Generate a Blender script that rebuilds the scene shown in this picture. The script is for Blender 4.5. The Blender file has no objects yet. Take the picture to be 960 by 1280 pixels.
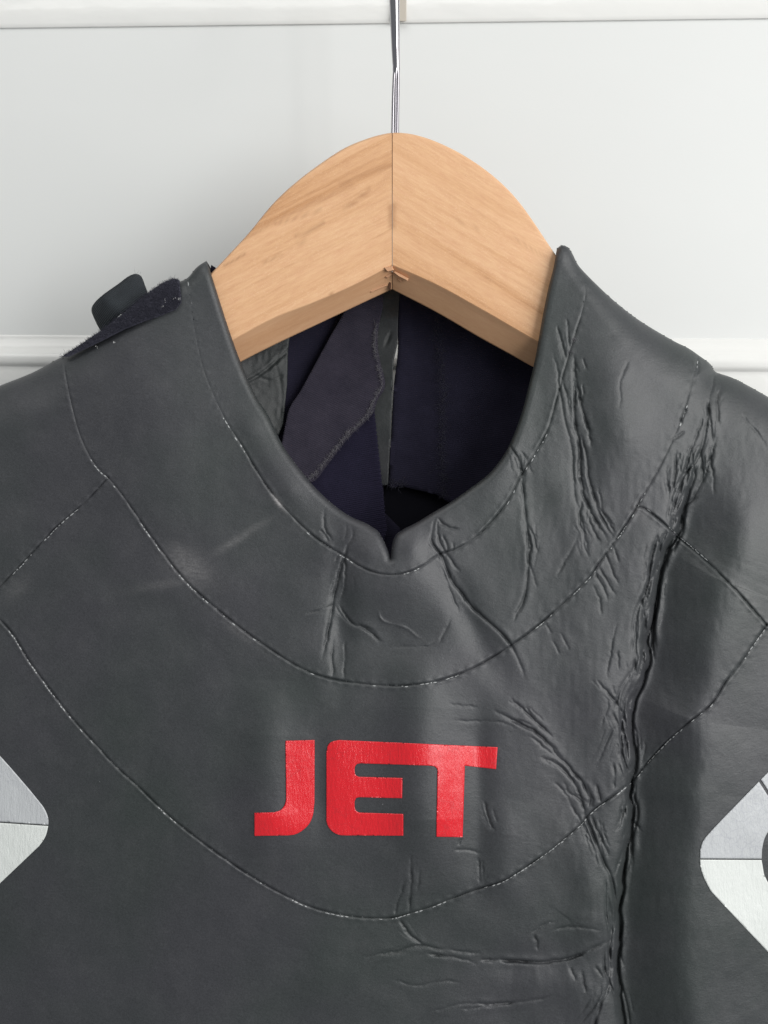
import bpy, bmesh, math, random
import numpy as np
from mathutils import Vector

random.seed(7)
rng = np.random.default_rng(11)
SC = bpy.context.scene
COL = SC.collection
R = math.radians

# ------------------------------------------------------------------ camera, world, lamps
Z0 = 1.5            # height of the picture centre above the floor
S = 0.00045         # metres per photo pixel in the plane of the chest (y = 0)
D = 0.66            # camera distance from that plane

cam_d = bpy.data.cameras.new('camera')
cam = bpy.data.objects.new('camera', cam_d)
COL.objects.link(cam)
cam.location = (0, -D, Z0)
cam.rotation_euler = (R(90), 0, 0)
cam_d.sensor_fit = 'HORIZONTAL'
cam_d.sensor_width = 36
cam_d.lens = 36 * D / (960 * S)
cam_d.clip_start = 0.01
cam_d.clip_end = 50
SC.camera = cam

W = bpy.data.worlds.new('World')
SC.world = W
W.use_nodes = True
W.node_tree.nodes['Background'].inputs[0].default_value = (0.93, 0.97, 1.0, 1)
W.node_tree.nodes['Background'].inputs[1].default_value = 0.29

def area(name, loc, target, sx, sy, power, col):
    d = bpy.data.lights.new(name, 'AREA')
    d.shape = 'RECTANGLE'; d.size = sx; d.size_y = sy
    d.energy = power; d.color = col
    o = bpy.data.objects.new(name, d)
    COL.objects.link(o)
    o.location = loc
    o.rotation_euler = (Vector(target) - Vector(loc)).to_track_quat('-Z', 'Y').to_euler()
    return o
area('window_light', (1.95, -1.55, 2.0), (0, 0, 1.45), 2.0, 2.0, 67, (1.0, 0.985, 0.965))
area('added_gloss_light', (1.0, -1.9, 1.45), (0, 0, 1.42), 0.42, 1.5, 11, (0.97, 0.985, 1.0))  # added lamp, there to put gloss on the lettering
area('ceiling_light', (-0.5, -1.1, 3.2), (0, 0, 1.45), 1.8, 1.4, 16, (1.0, 0.99, 0.97))

SC.view_settings.view_transform = 'Standard'
SC.view_settings.look = 'None'
SC.view_settings.exposure = 0.0
SC.view_settings.gamma = 1.0
SC.view_settings.use_curve_mapping = False

# ------------------------------------------------------------------ helpers
def P(u, v, y):
    """photo pixel (u, v) at depth y (m behind the chest plane) -> world point(s)"""
    u = np.asarray(u, float); v = np.asarray(v, float); y = np.asarray(y, float) + np.zeros_like(u)
    k = (D + y) / D
    return np.stack([(u - 480) * S * k, y, Z0 + (640 - v) * S * k], -1)

def make_mesh(name, verts, faces, mat, parent=None, smooth=True, attrs=None):
    me = bpy.data.meshes.new(name)
    verts = np.asarray(verts, np.float64)
    if parent is not None:
        verts = verts - np.array(parent.location)
    if isinstance(faces, np.ndarray):
        n, k = faces.shape
        me.vertices.add(len(verts)); me.vertices.foreach_set('co', verts.astype(np.float32).ravel())
        me.loops.add(n * k); me.loops.foreach_set('vertex_index', faces.astype(np.int32).ravel())
        me.polygons.add(n)
        me.polygons.foreach_set('loop_start', (np.arange(n) * k).astype(np.int32))
        me.polygons.foreach_set('loop_total', np.full(n, k, np.int32))
        me.update(calc_edges=True)
    else:
        me.from_pydata([tuple(v) for v in verts], [], [tuple(int(i) for i in f) for f in faces])
        me.update()
    if smooth:
        me.polygons.foreach_set('use_smooth', np.ones(len(me.polygons), bool))
    if attrs:
        for k_, a in attrs.items():
            at = me.attributes.new(k_, 'FLOAT', 'POINT')
            at.data.foreach_set('value', np.asarray(a, np.float32))
    for m in (mat if isinstance(mat, (list, tuple)) else [mat]):
        me.materials.append(m)
    o = bpy.data.objects.new(name, me)
    COL.objects.link(o)
    if parent is not None:
        o.parent = parent
    return o

def empty(name, loc, label, cat, group=None):
    o = bpy.data.objects.new(name, None)
    COL.objects.link(o)
    o.location = loc
    o.empty_display_size = 0.02
    o['label'] = label; o['category'] = cat
    if group: o['group'] = group
    return o

def smooth_poly(pts, step=3.0, it=2):
    """Catmull-Rom through the points, resampled"""
    p = np.array(pts, float)
    if len(p) < 3:
        n = max(2, int(np.hypot(*(p[-1] - p[0])) / step) + 1)
        return p[0] + (p[-1] - p[0]) * np.linspace(0, 1, n)[:, None]
    q = np.vstack([2 * p[0] - p[1], p, 2 * p[-1] - p[-2]])
    out = []
    for i in range(1, len(q) - 2):
        n = max(1, int(np.hypot(*(q[i + 1] - q[i])) / step))
        for t in np.arange(n) / n:
            out.append(0.5 * ((2 * q[i]) + (-q[i - 1] + q[i + 1]) * t + (2 * q[i - 1] - 5 * q[i] + 4 * q[i + 1] - q[i + 2]) * t * t
                              + (-q[i - 1] + 3 * q[i] - 3 * q[i + 1] + q[i + 2]) * t ** 3))
    out.append(q[-2])
    return np.array(out)

def dist_poly(u, v, pl, maxd):
    """distance, signed side, arc parameter 0..1, nearest point; computed where within maxd (else inf)"""
    n = len(u)
    best = np.full(n, np.inf); side = np.zeros(n); tt = np.zeros(n)
    nx = np.zeros(n); ny = np.zeros(n)
    lo = pl.min(0) - maxd; hi = pl.max(0) + maxd
    idx = np.nonzero((u > lo[0]) & (u < hi[0]) & (v > lo[1]) & (v < hi[1]))[0]
    if len(idx) == 0:
        return best, side, tt, nx, ny
    uu = u[idx]; vv = v[idx]
    seg = np.hypot(*(pl[1:] - pl[:-1]).T); L = np.concatenate([[0], np.cumsum(seg)]); tot = L[-1]
    b = np.full(len(idx), np.inf); sd = np.zeros(len(idx)); t_ = np.zeros(len(idx)); x_ = np.zeros(len(idx)); y_ = np.zeros(len(idx))
    # group segments in chunks to keep the work local
    ch = 6
    for c in range(0, len(pl) - 1, ch):
        e = min(c + ch, len(pl) - 1)
        sub = pl[c:e + 1]
        l2 = sub.min(0) - maxd; h2 = sub.max(0) + maxd
        k = np.nonzero((uu > l2[0]) & (uu < h2[0]) & (vv > l2[1]) & (vv < h2[1]))[0]
        if len(k) == 0: continue
        a_u = uu[k]; a_v = vv[k]
        for i in range(c, e):
            ax, ay = pl[i]; bx, by = pl[i + 1]
            dx, dy = bx - ax, by - ay; l = dx * dx + dy * dy + 1e-12
            t = np.clip(((a_u - ax) * dx + (a_v - ay) * dy) / l, 0, 1)
            px = ax + t * dx; py = ay + t * dy
            dd = np.hypot(a_u - px, a_v - py)
            m = dd < b[k]
            km = k[m]
            b[km] = dd[m]; t_[km] = (L[i] + t[m] * seg[i]) / tot
            sd[km] = np.sign(dx * (a_v[m] - ay) - dy * (a_u[m] - ax))
            x_[km] = px[m]; y_[km] = py[m]
    best[idx] = b; side[idx] = sd; tt[idx] = t_; nx[idx] = x_; ny[idx] = y_
    return best, side, tt, nx, ny

def inside(u, v, poly):
    r = np.zeros(len(u), bool)
    p = np.asarray(poly); n = len(p)
    lo = p.min(0); hi = p.max(0)
    idx = np.nonzero((u >= lo[0]) & (u <= hi[0]) & (v >= lo[1]) & (v <= hi[1]))[0]
    uu = u[idx]; vv = v[idx]; rr = np.zeros(len(idx), bool)
    j = n - 1
    for i in range(n):
        xi, yi = p[i]; xj, yj = p[j]
        if yi != yj:
            c = ((yi > vv) != (yj > vv)) & (uu < (xj - xi) * (vv - yi) / (yj - yi) + xi)
            rr ^= c
        j = i
    r[idx] = rr
    return r

_NG = {}
def vnoise(u, v, scale, seed=0):
    """smooth value noise in -1..1"""
    if seed not in _NG:
        _NG[seed] = np.random.default_rng(1000 + seed).uniform(-1, 1, (256, 256))
    g = _NG[seed]
    x = np.asarray(u, float) / scale + 57.3; y = np.asarray(v, float) / scale + 31.7
    xi = np.floor(x).astype(int); yi = np.floor(y).astype(int)
    fx = x - xi; fy = y - yi
    fx = fx * fx * (3 - 2 * fx); fy = fy * fy * (3 - 2 * fy)
    a = g[xi % 256, yi % 256]; b = g[(xi + 1) % 256, yi % 256]; c = g[xi % 256, (yi + 1) % 256]; d = g[(xi + 1) % 256, (yi + 1) % 256]
    return (a * (1 - fx) + b * fx) * (1 - fy) + (c * (1 - fx) + d * fx) * fy

def sstep(a, b, x):
    t = np.clip((x - a) / (b - a), 0, 1)
    return t * t * (3 - 2 * t)

# ------------------------------------------------------------------ materials
def new_mat(name, base, rough=0.5, spec=0.5, metallic=0.0):
    m = bpy.data.materials.new(name); m.use_nodes = True
    b = m.node_tree.nodes['Principled BSDF']
    b.inputs['Base Color'].default_value = (*base, 1)
    b.inputs['Roughness'].default_value = rough
    b.inputs['Specular IOR Level'].default_value = spec
    b.inputs['Metallic'].default_value = metallic
    return m, m.node_tree, b

def N(nt, t, **kw):
    n = nt.nodes.new(t)
    for k, v in kw.items():
        if k in n.inputs: n.inputs[k].default_value = v
        else: setattr(n, k, v)
    return n

def coords(nt, scale=(1, 1, 1), rot=(0, 0, 0), loc=(0, 0, 0)):
    tc = N(nt, 'ShaderNodeTexCoord'); mp = N(nt, 'ShaderNodeMapping')
    mp.inputs['Scale'].default_value = scale; mp.inputs['Rotation'].default_value = rot; mp.inputs['Location'].default_value = loc
    nt.links.new(tc.outputs['Object'], mp.inputs['Vector'])
    return mp.outputs['Vector']

def ramp(nt, fac, stops):
    r = N(nt, 'ShaderNodeValToRGB')
    els = r.color_ramp.elements
    els[0].position, els[0].color = stops[0][0], (*stops[0][1], 1)
    els[1].position, els[1].color = stops[1][0], (*stops[1][1], 1)
    for p, c in stops[2:]:
        e = els.new(p); e.color = (*c, 1)
    nt.links.new(fac, r.inputs['Fac'])
    return r.outputs['Color']

def mix(nt, fac, a, b, blend='MIX'):
    m = N(nt, 'ShaderNodeMix', data_type='RGBA', blend_type=blend)
    for sock, val in ((m.inputs[0], fac), (m.inputs[6], a), (m.inputs[7], b)):
        if isinstance(val, (int, float)): sock.default_value = val
        elif isinstance(val, tuple): sock.default_value = (*val, 1)
        else: nt.links.new(val, sock)
    return m.outputs[2]

def bump(nt, bsdf, height, strength, dist, prev=None):
    b = N(nt, 'ShaderNodeBump')
    b.inputs['Strength'].default_value = strength; b.inputs['Distance'].default_value = dist
    nt.links.new(height, b.inputs['Height'])
    if prev is not None: nt.links.new(prev, b.inputs['Normal'])
    if bsdf is not None: nt.links.new(b.outputs['Normal'], bsdf.inputs['Normal'])
    return b.outputs['Normal']

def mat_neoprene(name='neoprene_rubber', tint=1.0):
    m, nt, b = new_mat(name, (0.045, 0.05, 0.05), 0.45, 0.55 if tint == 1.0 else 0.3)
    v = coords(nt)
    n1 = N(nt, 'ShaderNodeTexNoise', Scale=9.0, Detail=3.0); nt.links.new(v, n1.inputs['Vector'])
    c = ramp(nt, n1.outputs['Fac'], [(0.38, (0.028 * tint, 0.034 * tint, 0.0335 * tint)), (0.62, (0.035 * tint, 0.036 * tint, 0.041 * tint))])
    # faint cloudy wear, fine scratches and a painted shiny streak
    n2 = N(nt, 'ShaderNodeTexNoise', Scale=60.0, Detail=5.0, Roughness=0.65); nt.links.new(v, n2.inputs['Vector'])
    w = ramp(nt, n2.outputs['Fac'], [(0.45, (0, 0, 0)), (0.8, (0.25, 0.25, 0.25))])
    c = mix(nt, w, c, (0.07, 0.07, 0.074))
    at = N(nt, 'ShaderNodeAttribute', attribute_name='scuff_shine')
    vs = coords(nt, (260, 260, 900), (0, R(35), 0))
    n3 = N(nt, 'ShaderNodeTexNoise', Scale=1.0, Detail=4.0); nt.links.new(vs, n3.inputs['Vector'])
    mm = N(nt, 'ShaderNodeMath', operation='MULTIPLY'); nt.links.new(at.outputs['Fac'], mm.inputs[0]); nt.links.new(n3.outputs['Fac'], mm.inputs[1])
    c = mix(nt, mm.outputs[0], c, (0.19, 0.185, 0.185))
    # white specks of lint
    vo = N(nt, 'ShaderNodeTexVoronoi', Scale=75.0); nt.links.new(v, vo.inputs['Vector'])
    sp = ramp(nt, vo.outputs['Distance'], [(0.0, (1, 1, 1)), (0.035, (0, 0, 0))])
    sel = N(nt, 'ShaderNodeSeparateColor'); nt.links.new(vo.outputs['Color'], sel.inputs[0])
    gt = N(nt, 'ShaderNodeMath', operation='GREATER_THAN'); gt.inputs[1].default_value = 0.93; nt.links.new(sel.outputs[0], gt.inputs[0])
    ml = N(nt, 'ShaderNodeMath', operation='MULTIPLY'); nt.links.new(sp, ml.inputs[0]); nt.links.new(gt.outputs[0], ml.inputs[1])
    c = mix(nt, ml.outputs[0], c, (0.22, 0.22, 0.23))
    fg = N(nt, 'ShaderNodeTexNoise', Scale=1100.0, Detail=2.0); nt.links.new(v, fg.inputs['Vector'])
    c = mix(nt, 0.45, c, fg.outputs['Fac'], 'OVERLAY')
    nt.links.new(c, b.inputs['Base Color'])
    rr = N(nt, 'ShaderNodeMapRange'); rr.inputs['To Min'].default_value = 0.42; rr.inputs['To Max'].default_value = 0.54
    nt.links.new(n2.outputs['Fac'], rr.inputs['Value']); nt.links.new(rr.outputs[0], b.inputs['Roughness'])
    # fine grain of the skin
    g = N(nt, 'ShaderNodeTexNoise', Scale=1500.0, Detail=2.0); nt.links.new(v, g.inputs['Vector'])
    p = bump(nt, None, g.outputs['Fac'], 0.25, 0.0002)
    vl = coords(nt, (900, 900, 1500))
    g2 = N(nt, 'ShaderNodeTexNoise', Scale=0.35, Detail=4.0, Roughness=0.7); nt.links.new(vl, g2.inputs['Vector'])
    bump(nt, b, g2.outputs['Fac'], 0.35, 0.0005, p)
    return m

def mat_fabric(name, c0, c1, rib=0.0, rot=0.0, rough=0.9):
    m, nt, b = new_mat(name, c0, rough, 0.15)
    v = coords(nt)
    n = N(nt, 'ShaderNodeTexNoise', Scale=70.0, Detail=4.0, Roughness=0.7); nt.links.new(v, n.inputs['Vector'])
    c = ramp(nt, n.outputs['Fac'], [(0.3, c0), (0.75, c1)])
    g = N(nt, 'ShaderNodeTexNoise', Scale=2600.0, Detail=1.0); nt.links.new(v, g.inputs['Vector'])
    c = mix(nt, 0.5, c, g.outputs['Fac'], 'OVERLAY')
    nt.links.new(c, b.inputs['Base Color'])
    b.inputs['Sheen Weight'].default_value = 0.05; b.inputs['Sheen Roughness'].default_value = 0.5
    vr = coords(nt, (1, 1, 1), (0, R(rot), 0))
    wv = N(nt, 'ShaderNodeTexWave', Scale=260.0, bands_direction='Z'); nt.links.new(vr, wv.inputs['Vector'])
    wv.inputs['Distortion'].default_value = 0.6
    p = bump(nt, None, g.outputs['Fac'], 0.5, 0.0002)
    bump(nt, b, wv.outputs['Fac'], 0.3 + rib, 0.0003, p)
    return m

def mat_wood(name, ang, seed, end=False):
    m, nt, b = new_mat(name, (0.6, 0.36, 0.2), 0.42, 0.45)
    v = coords(nt, (1, 1, 1), (0, R(ang), 0), (seed, 0, 0))
    vs = N(nt, 'ShaderNodeMapping'); vs.inputs['Scale'].default_value = (2.6, 30, 58); nt.links.new(v, vs.inputs['Vector'])
    n1 = N(nt, 'ShaderNodeTexNoise', Scale=1.0, Detail=7.0, Roughness=0.62, Distortion=0.35); nt.links.new(vs.outputs[0], n1.inputs['Vector'])
    c = ramp(nt, n1.outputs['Fac'], [(0.30, (0.44, 0.215, 0.090)), (0.41, (0.60, 0.335, 0.172)), (0.55, (0.68, 0.405, 0.225)), (0.76, (0.54, 0.290, 0.145))])
    # growth lines
    vw = N(nt, 'ShaderNodeMapping'); vw.inputs['Scale'].default_value = (9, 30, 60); nt.links.new(v, vw.inputs['Vector'])
    wv = N(nt, 'ShaderNodeTexWave', Scale=0.55, bands_direction='Z', wave_profile='SAW'); nt.links.new(vw.outputs[0], wv.inputs['Vector'])
    wv.inputs['Distortion'].default_value = 9.0; wv.inputs['Detail'].default_value = 2.0; wv.inputs['Detail Scale'].default_value = 0.6
    wl = ramp(nt, wv.outputs['Fac'], [(0.0, (0, 0, 0)), (0.86, (0.12, 0.12, 0.12)), (0.95, (0.30, 0.30, 0.30)), (1.0, (0, 0, 0))])
    sel = N(nt, 'ShaderNodeTexNoise', Scale=26.0, Detail=1.0); nt.links.new(v, sel.inputs['Vector'])
    ws = ramp(nt, sel.outputs['Fac'], [(0.45, (0, 0, 0)), (0.65, (1, 1, 1))])
    wl = mix(nt, 1.0, wl, ws, 'MULTIPLY')
    c = mix(nt, wl, c, (0.47, 0.24, 0.11))
    # fine fibres and pores along the grain
    vf = N(nt, 'ShaderNodeMapping'); vf.inputs['Scale'].default_value = (120, 700, 900); nt.links.new(v, vf.inputs['Vector'])
    n2 = N(nt, 'ShaderNodeTexNoise', Scale=1.0, Detail=3.0, Roughness=0.6); nt.links.new(vf.outputs[0], n2.inputs['Vector'])
    c = mix(nt, 0.26, c, n2.outputs['Fac'], 'OVERLAY')
    g = N(nt, 'ShaderNodeTexNoise', Scale=2400.0, Detail=1.0); nt.links.new(v, g.inputs['Vector'])
    gg = ramp(nt, g.outputs['Fac'], [(0.6, (0, 0, 0)), (0.75, (0.5, 0.5, 0.5))])
    c = mix(nt, gg, c, (0.80, 0.57, 0.38))
    at = N(nt, 'ShaderNodeAttribute', attribute_name='mark')
    c = mix(nt, at.outputs['Fac'], c, (0.27, 0.12, 0.05))
    if end:
        c = mix(nt, 0.45, c, (0.50, 0.28, 0.16))
    nt.links.new(c, b.inputs['Base Color'])
    bump(nt, b, n2.outputs['Fac'], 0.12, 0.0003)
    return m

def mat_paint(name, base, rough, wob=0.25, wobscale=14):
    m, nt, b = new_mat(name, base, rough, 0.5)
    v = coords(nt, (1, 1, 2.2))
    n = N(nt, 'ShaderNodeTexNoise', Scale=wobscale, Detail=3.0); nt.links.new(v, n.inputs['Vector'])
    c = ramp(nt, n.outputs['Fac'], [(0.3, tuple(x * 0.985 for x in base)), (0.7, base)])
    nt.links.new(c, b.inputs['Base Color'])
    n2 = N(nt, 'ShaderNodeTexNoise', Scale=420.0, Detail=2.0); nt.links.new(v, n2.inputs['Vector'])
    p = bump(nt, None, n.outputs['Fac'], wob, 0.004)
    bump(nt, b, n2.outputs['Fac'], 0.06, 0.0004, p)
    return m

def mat_print(name, base, rough, crackle, dark, scale=210, metallic=0.0):
    m, nt, b = new_mat(name, base, rough, 0.5, metallic)
    v = coords(nt)
    n = N(nt, 'ShaderNodeTexNoise', Scale=120.0, Detail=2.0); nt.links.new(v, n.inputs['Vector'])
    dv = N(nt, 'ShaderNodeVectorMath', operation='MULTIPLY_ADD'); nt.links.new(n.outputs['Color'], dv.inputs[0])
    dv.inputs[1].default_value = (0.006, 0.006, 0.006); nt.links.new(v, dv.inputs[2])
    vo = N(nt, 'ShaderNodeTexVoronoi', Scale=scale, feature='DISTANCE_TO_EDGE'); nt.links.new(dv.outputs[0], vo.inputs['Vector'])
    lines = ramp(nt, vo.outputs['Distance'], [(0.0, (1, 1, 1)), (0.07, (0, 0, 0))])
    n4 = N(nt, 'ShaderNodeTexNoise', Scale=35.0, Detail=2.0); nt.links.new(v, n4.inputs['Vector'])
    sel = ramp(nt, n4.outputs['Fac'], [(0.42, (0, 0, 0)), (0.60, (1, 1, 1))])
    ml = N(nt, 'ShaderNodeMath', operation='MULTIPLY'); nt.links.new(lines, ml.inputs[0]); nt.links.new(sel, ml.inputs[1])
    mc = N(nt, 'ShaderNodeMath', operation='MULTIPLY'); nt.links.new(ml.outputs[0], mc.inputs[0]); mc.inputs[1].default_value = crackle
    c = mix(nt, mc.outputs[0], base, dark)
    nt.links.new(c, b.inputs['Base Color'])
    vf = coords(nt, (500, 500, 150))
    n3 = N(nt, 'ShaderNodeTexNoise', Scale=1.0, Detail=4.0, Roughness=0.7); nt.links.new(vf, n3.inputs['Vector'])
    p = bump(nt, None, ml.outputs[0], -min(1.0, crackle * 1.2 + 0.001), 0.0003)
    bump(nt, b, n3.outputs['Fac'], 0.5, 0.0010, p)
    return m

M_neo = mat_neoprene()
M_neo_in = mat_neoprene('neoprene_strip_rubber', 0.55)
M_lining = mat_fabric('navy_lining_fabric', (0.008, 0.0072, 0.016), (0.013, 0.012, 0.024), 0.1, 8)
M_flap = mat_fabric('dusty_lining_fabric', (0.020, 0.018, 0.028), (0.033, 0.029, 0.042), 0.15, -25)
M_rib = mat_fabric('ribbed_lining_fabric', (0.009, 0.008, 0.020), (0.014, 0.012, 0.028), 0.5, 10)
M_web = mat_fabric('black_webbing', (0.022, 0.026, 0.030), (0.036, 0.042, 0.048), 0.6, 40, 0.75)
M_pile, _nt, _b = new_mat('navy_velcro_pile', (0.042, 0.042, 0.060), 0.75, 0.3)
M_fray, _nt, _b = new_mat('frayed_grey_thread', (0.16, 0.155, 0.17), 0.8, 0.3)
M_fray2, _nt, _b = new_mat('frayed_navy_thread', (0.035, 0.034, 0.05), 0.8, 0.3)
M_glue, _nt, _b = new_mat('seam_glue_glints', (0.34, 0.35, 0.35), 0.3, 0.6)  # pale grey carries the glints of the glue
M_lint, _nt, _b = new_mat('white_lint', (0.55, 0.55, 0.55), 0.8, 0.2)
M_red = mat_print('red_vinyl', (0.66, 0.009, 0.018), 0.24, 1.0, (0.55, 0.012, 0.02), 190)
_rb = M_red.node_tree.nodes['Principled BSDF']; _rb.inputs['Coat Weight'].default_value = 0.45; _rb.inputs['Coat Roughness'].default_value = 0.2
M_silver = mat_print('silver_grey_print', (0.46, 0.475, 0.485), 0.38, 0.6, (0.36, 0.37, 0.40), 230, 0.0)
M_white = mat_print('off_white_print', (0.64, 0.665, 0.64), 0.5, 0.05, (0.65, 0.66, 0.63), 120)
M_chrome, _nt, _b = new_mat('chrome_wire', (0.40, 0.385, 0.41), 0.11, 0.5, 1.0)
_v = coords(_nt, (900, 900, 25)); _n = N(_nt, 'ShaderNodeTexNoise', Scale=1.0, Detail=3.0); _nt.links.new(_v, _n.inputs['Vector']); bump(_nt, _b, _n.outputs['Fac'], 0.15, 0.0003)
M_panel = mat_paint('satin_white_paint', (0.69, 0.70, 0.685), 0.45, 0.10, 6)
M_gloss = mat_paint('gloss_white_paint', (0.76, 0.76, 0.735), 0.16, 0.35, 16)
M_wood_l = mat_wood('beech_left_arm', 27, 0.3)
M_wood_r = mat_wood('beech_right_arm', -31, 0.9)
M_wood_ul = mat_wood('beech_left_underside', 27, 0.5, True)
M_wood_ur = mat_wood('beech_right_underside', -31, 0.1, True)
M_chip, _nt, _b = new_mat('pale_wood_chip', (0.50, 0.275, 0.155), 0.6, 0.3)

# ------------------------------------------------------------------ outlines of the wetsuit in photo pixels
NECK = smooth_poly([(258, 326), (264, 343), (271, 366), (280, 395), (290, 425), (300, 452), (312, 480), (322, 500), (335, 520), (355, 560), (385, 600),
                    (405, 621), (424, 637), (440, 647), (458, 655), (471, 663)], 2.0)
NOTCH_L = smooth_poly([(471, 663), (476, 670), (481, 680), (485.2, 690), (487.6, 699)], 2.0)
NOTCH_R = smooth_poly([(488.6, 698), (489.6, 688), (491.5, 677), (496, 668), (506, 661)], 2.0)
NECK_R = smooth_poly([(506, 661), (522, 653), (540, 642), (562, 629), (585, 613), (612, 592), (632, 566), (645, 538), (655, 508), (662, 480), (667, 460),
                      (672, 435), (678, 400), (686, 360), (692, 335), (696, 311)], 2.0)
NECKLINE = np.vstack([NECK[:-1], NOTCH_L, NOTCH_R[:-1], NECK_R])
SIL_L = smooth_poly([(-520, 900), (-400, 760), (-250, 622), (-120, 540), (-50, 503), (0, 482), (40, 466), (66, 452), (79, 445), (100, 432), (130, 412), (155, 394), (183, 372),
                     (210, 356), (232, 349), (246, 334), (258, 326)], 3.0)
SIL_R = smooth_poly([(696, 311), (702, 306.5), (710, 309), (716, 318), (724, 333), (745, 355), (770, 378), (800, 401), (840, 425), (860, 435), (876, 446),
                     (888, 455), (893.5, 464), (900, 467), (915, 472), (935, 482), (960, 496), (1020, 530), (1100, 575), (1220, 650), (1340, 750), (1460, 890)], 3.0)
SUIT = np.vstack([SIL_L, NECKLINE[1:], SIL_R[1:], [(1460, 1720), (-520, 1720)]])

S1 = smooth_poly([(236, 345), (238, 372), (243, 410), (252, 453), (260, 477), (272, 505), (285, 530), (303, 558), (320, 587), (335, 610), (360, 640), (388, 667), (413, 685),
                  (432, 696), (450, 708), (470, 716), (490, 718.5), (510, 715), (530, 706), (548, 693), (570, 686), (600, 667), (632, 630), (650, 597), (668, 567), (684, 538),
                  (697, 495), (705, 465), (712, 440), (720, 415), (726, 395), (732, 365), (728, 338)], 2.5)
S2 = smooth_poly([(79, 445), (84, 480), (97, 535), (112, 570), (126, 589), (135, 597), (150, 615), (167, 639), (190, 672), (217, 708), (237, 731), (267, 758), (306, 789), (333, 808),
                  (367, 830), (398, 844), (440, 853), (490, 857), (530, 854), (560, 847), (593, 834), (635, 809), (672, 782), (706, 752), (735, 723), (748, 705), (768, 677),
                  (791, 642), (803, 620), (820, 592), (840, 552), (852, 522), (862, 490), (869, 465), (872, 444)], 2.5)
S3 = smooth_poly([(135, 597), (110, 624), (83, 647), (62, 667), (42, 689), (21, 711), (0, 733), (-25, 755)], 2.5)
S4 = smooth_poly([(-25, 755), (0, 775), (17, 794), (37, 827), (62, 861), (87, 894), (121, 932), (145, 958), (176, 986), (206, 1015), (240, 1043), (285, 1076), (322, 1100),
                  (356, 1119), (384, 1132), (422, 1142.5), (455, 1147), (488, 1147), (513, 1141), (547, 1130), (588, 1114), (626, 1102), (647, 1090), (684, 1065), (724, 1032),
                  (741, 1013), (786, 980), (810, 952), (835, 925), (862, 902), (889, 880), (907, 852), (923, 832), (945, 800), (958, 781)], 2.5)
S5 = smooth_poly([(796, 633), (806, 636), (827, 652), (847, 671), (872, 692), (893, 711), (922, 740), (945, 766), (958, 781)], 2.5)
S6 = smooth_poly([(-25, 755), (-120, 770), (-300, 820), (-520, 920)], 6)
S7 = smooth_poly([(958, 781), (1060, 800), (1240, 840), (1460, 920)], 6)

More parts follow.
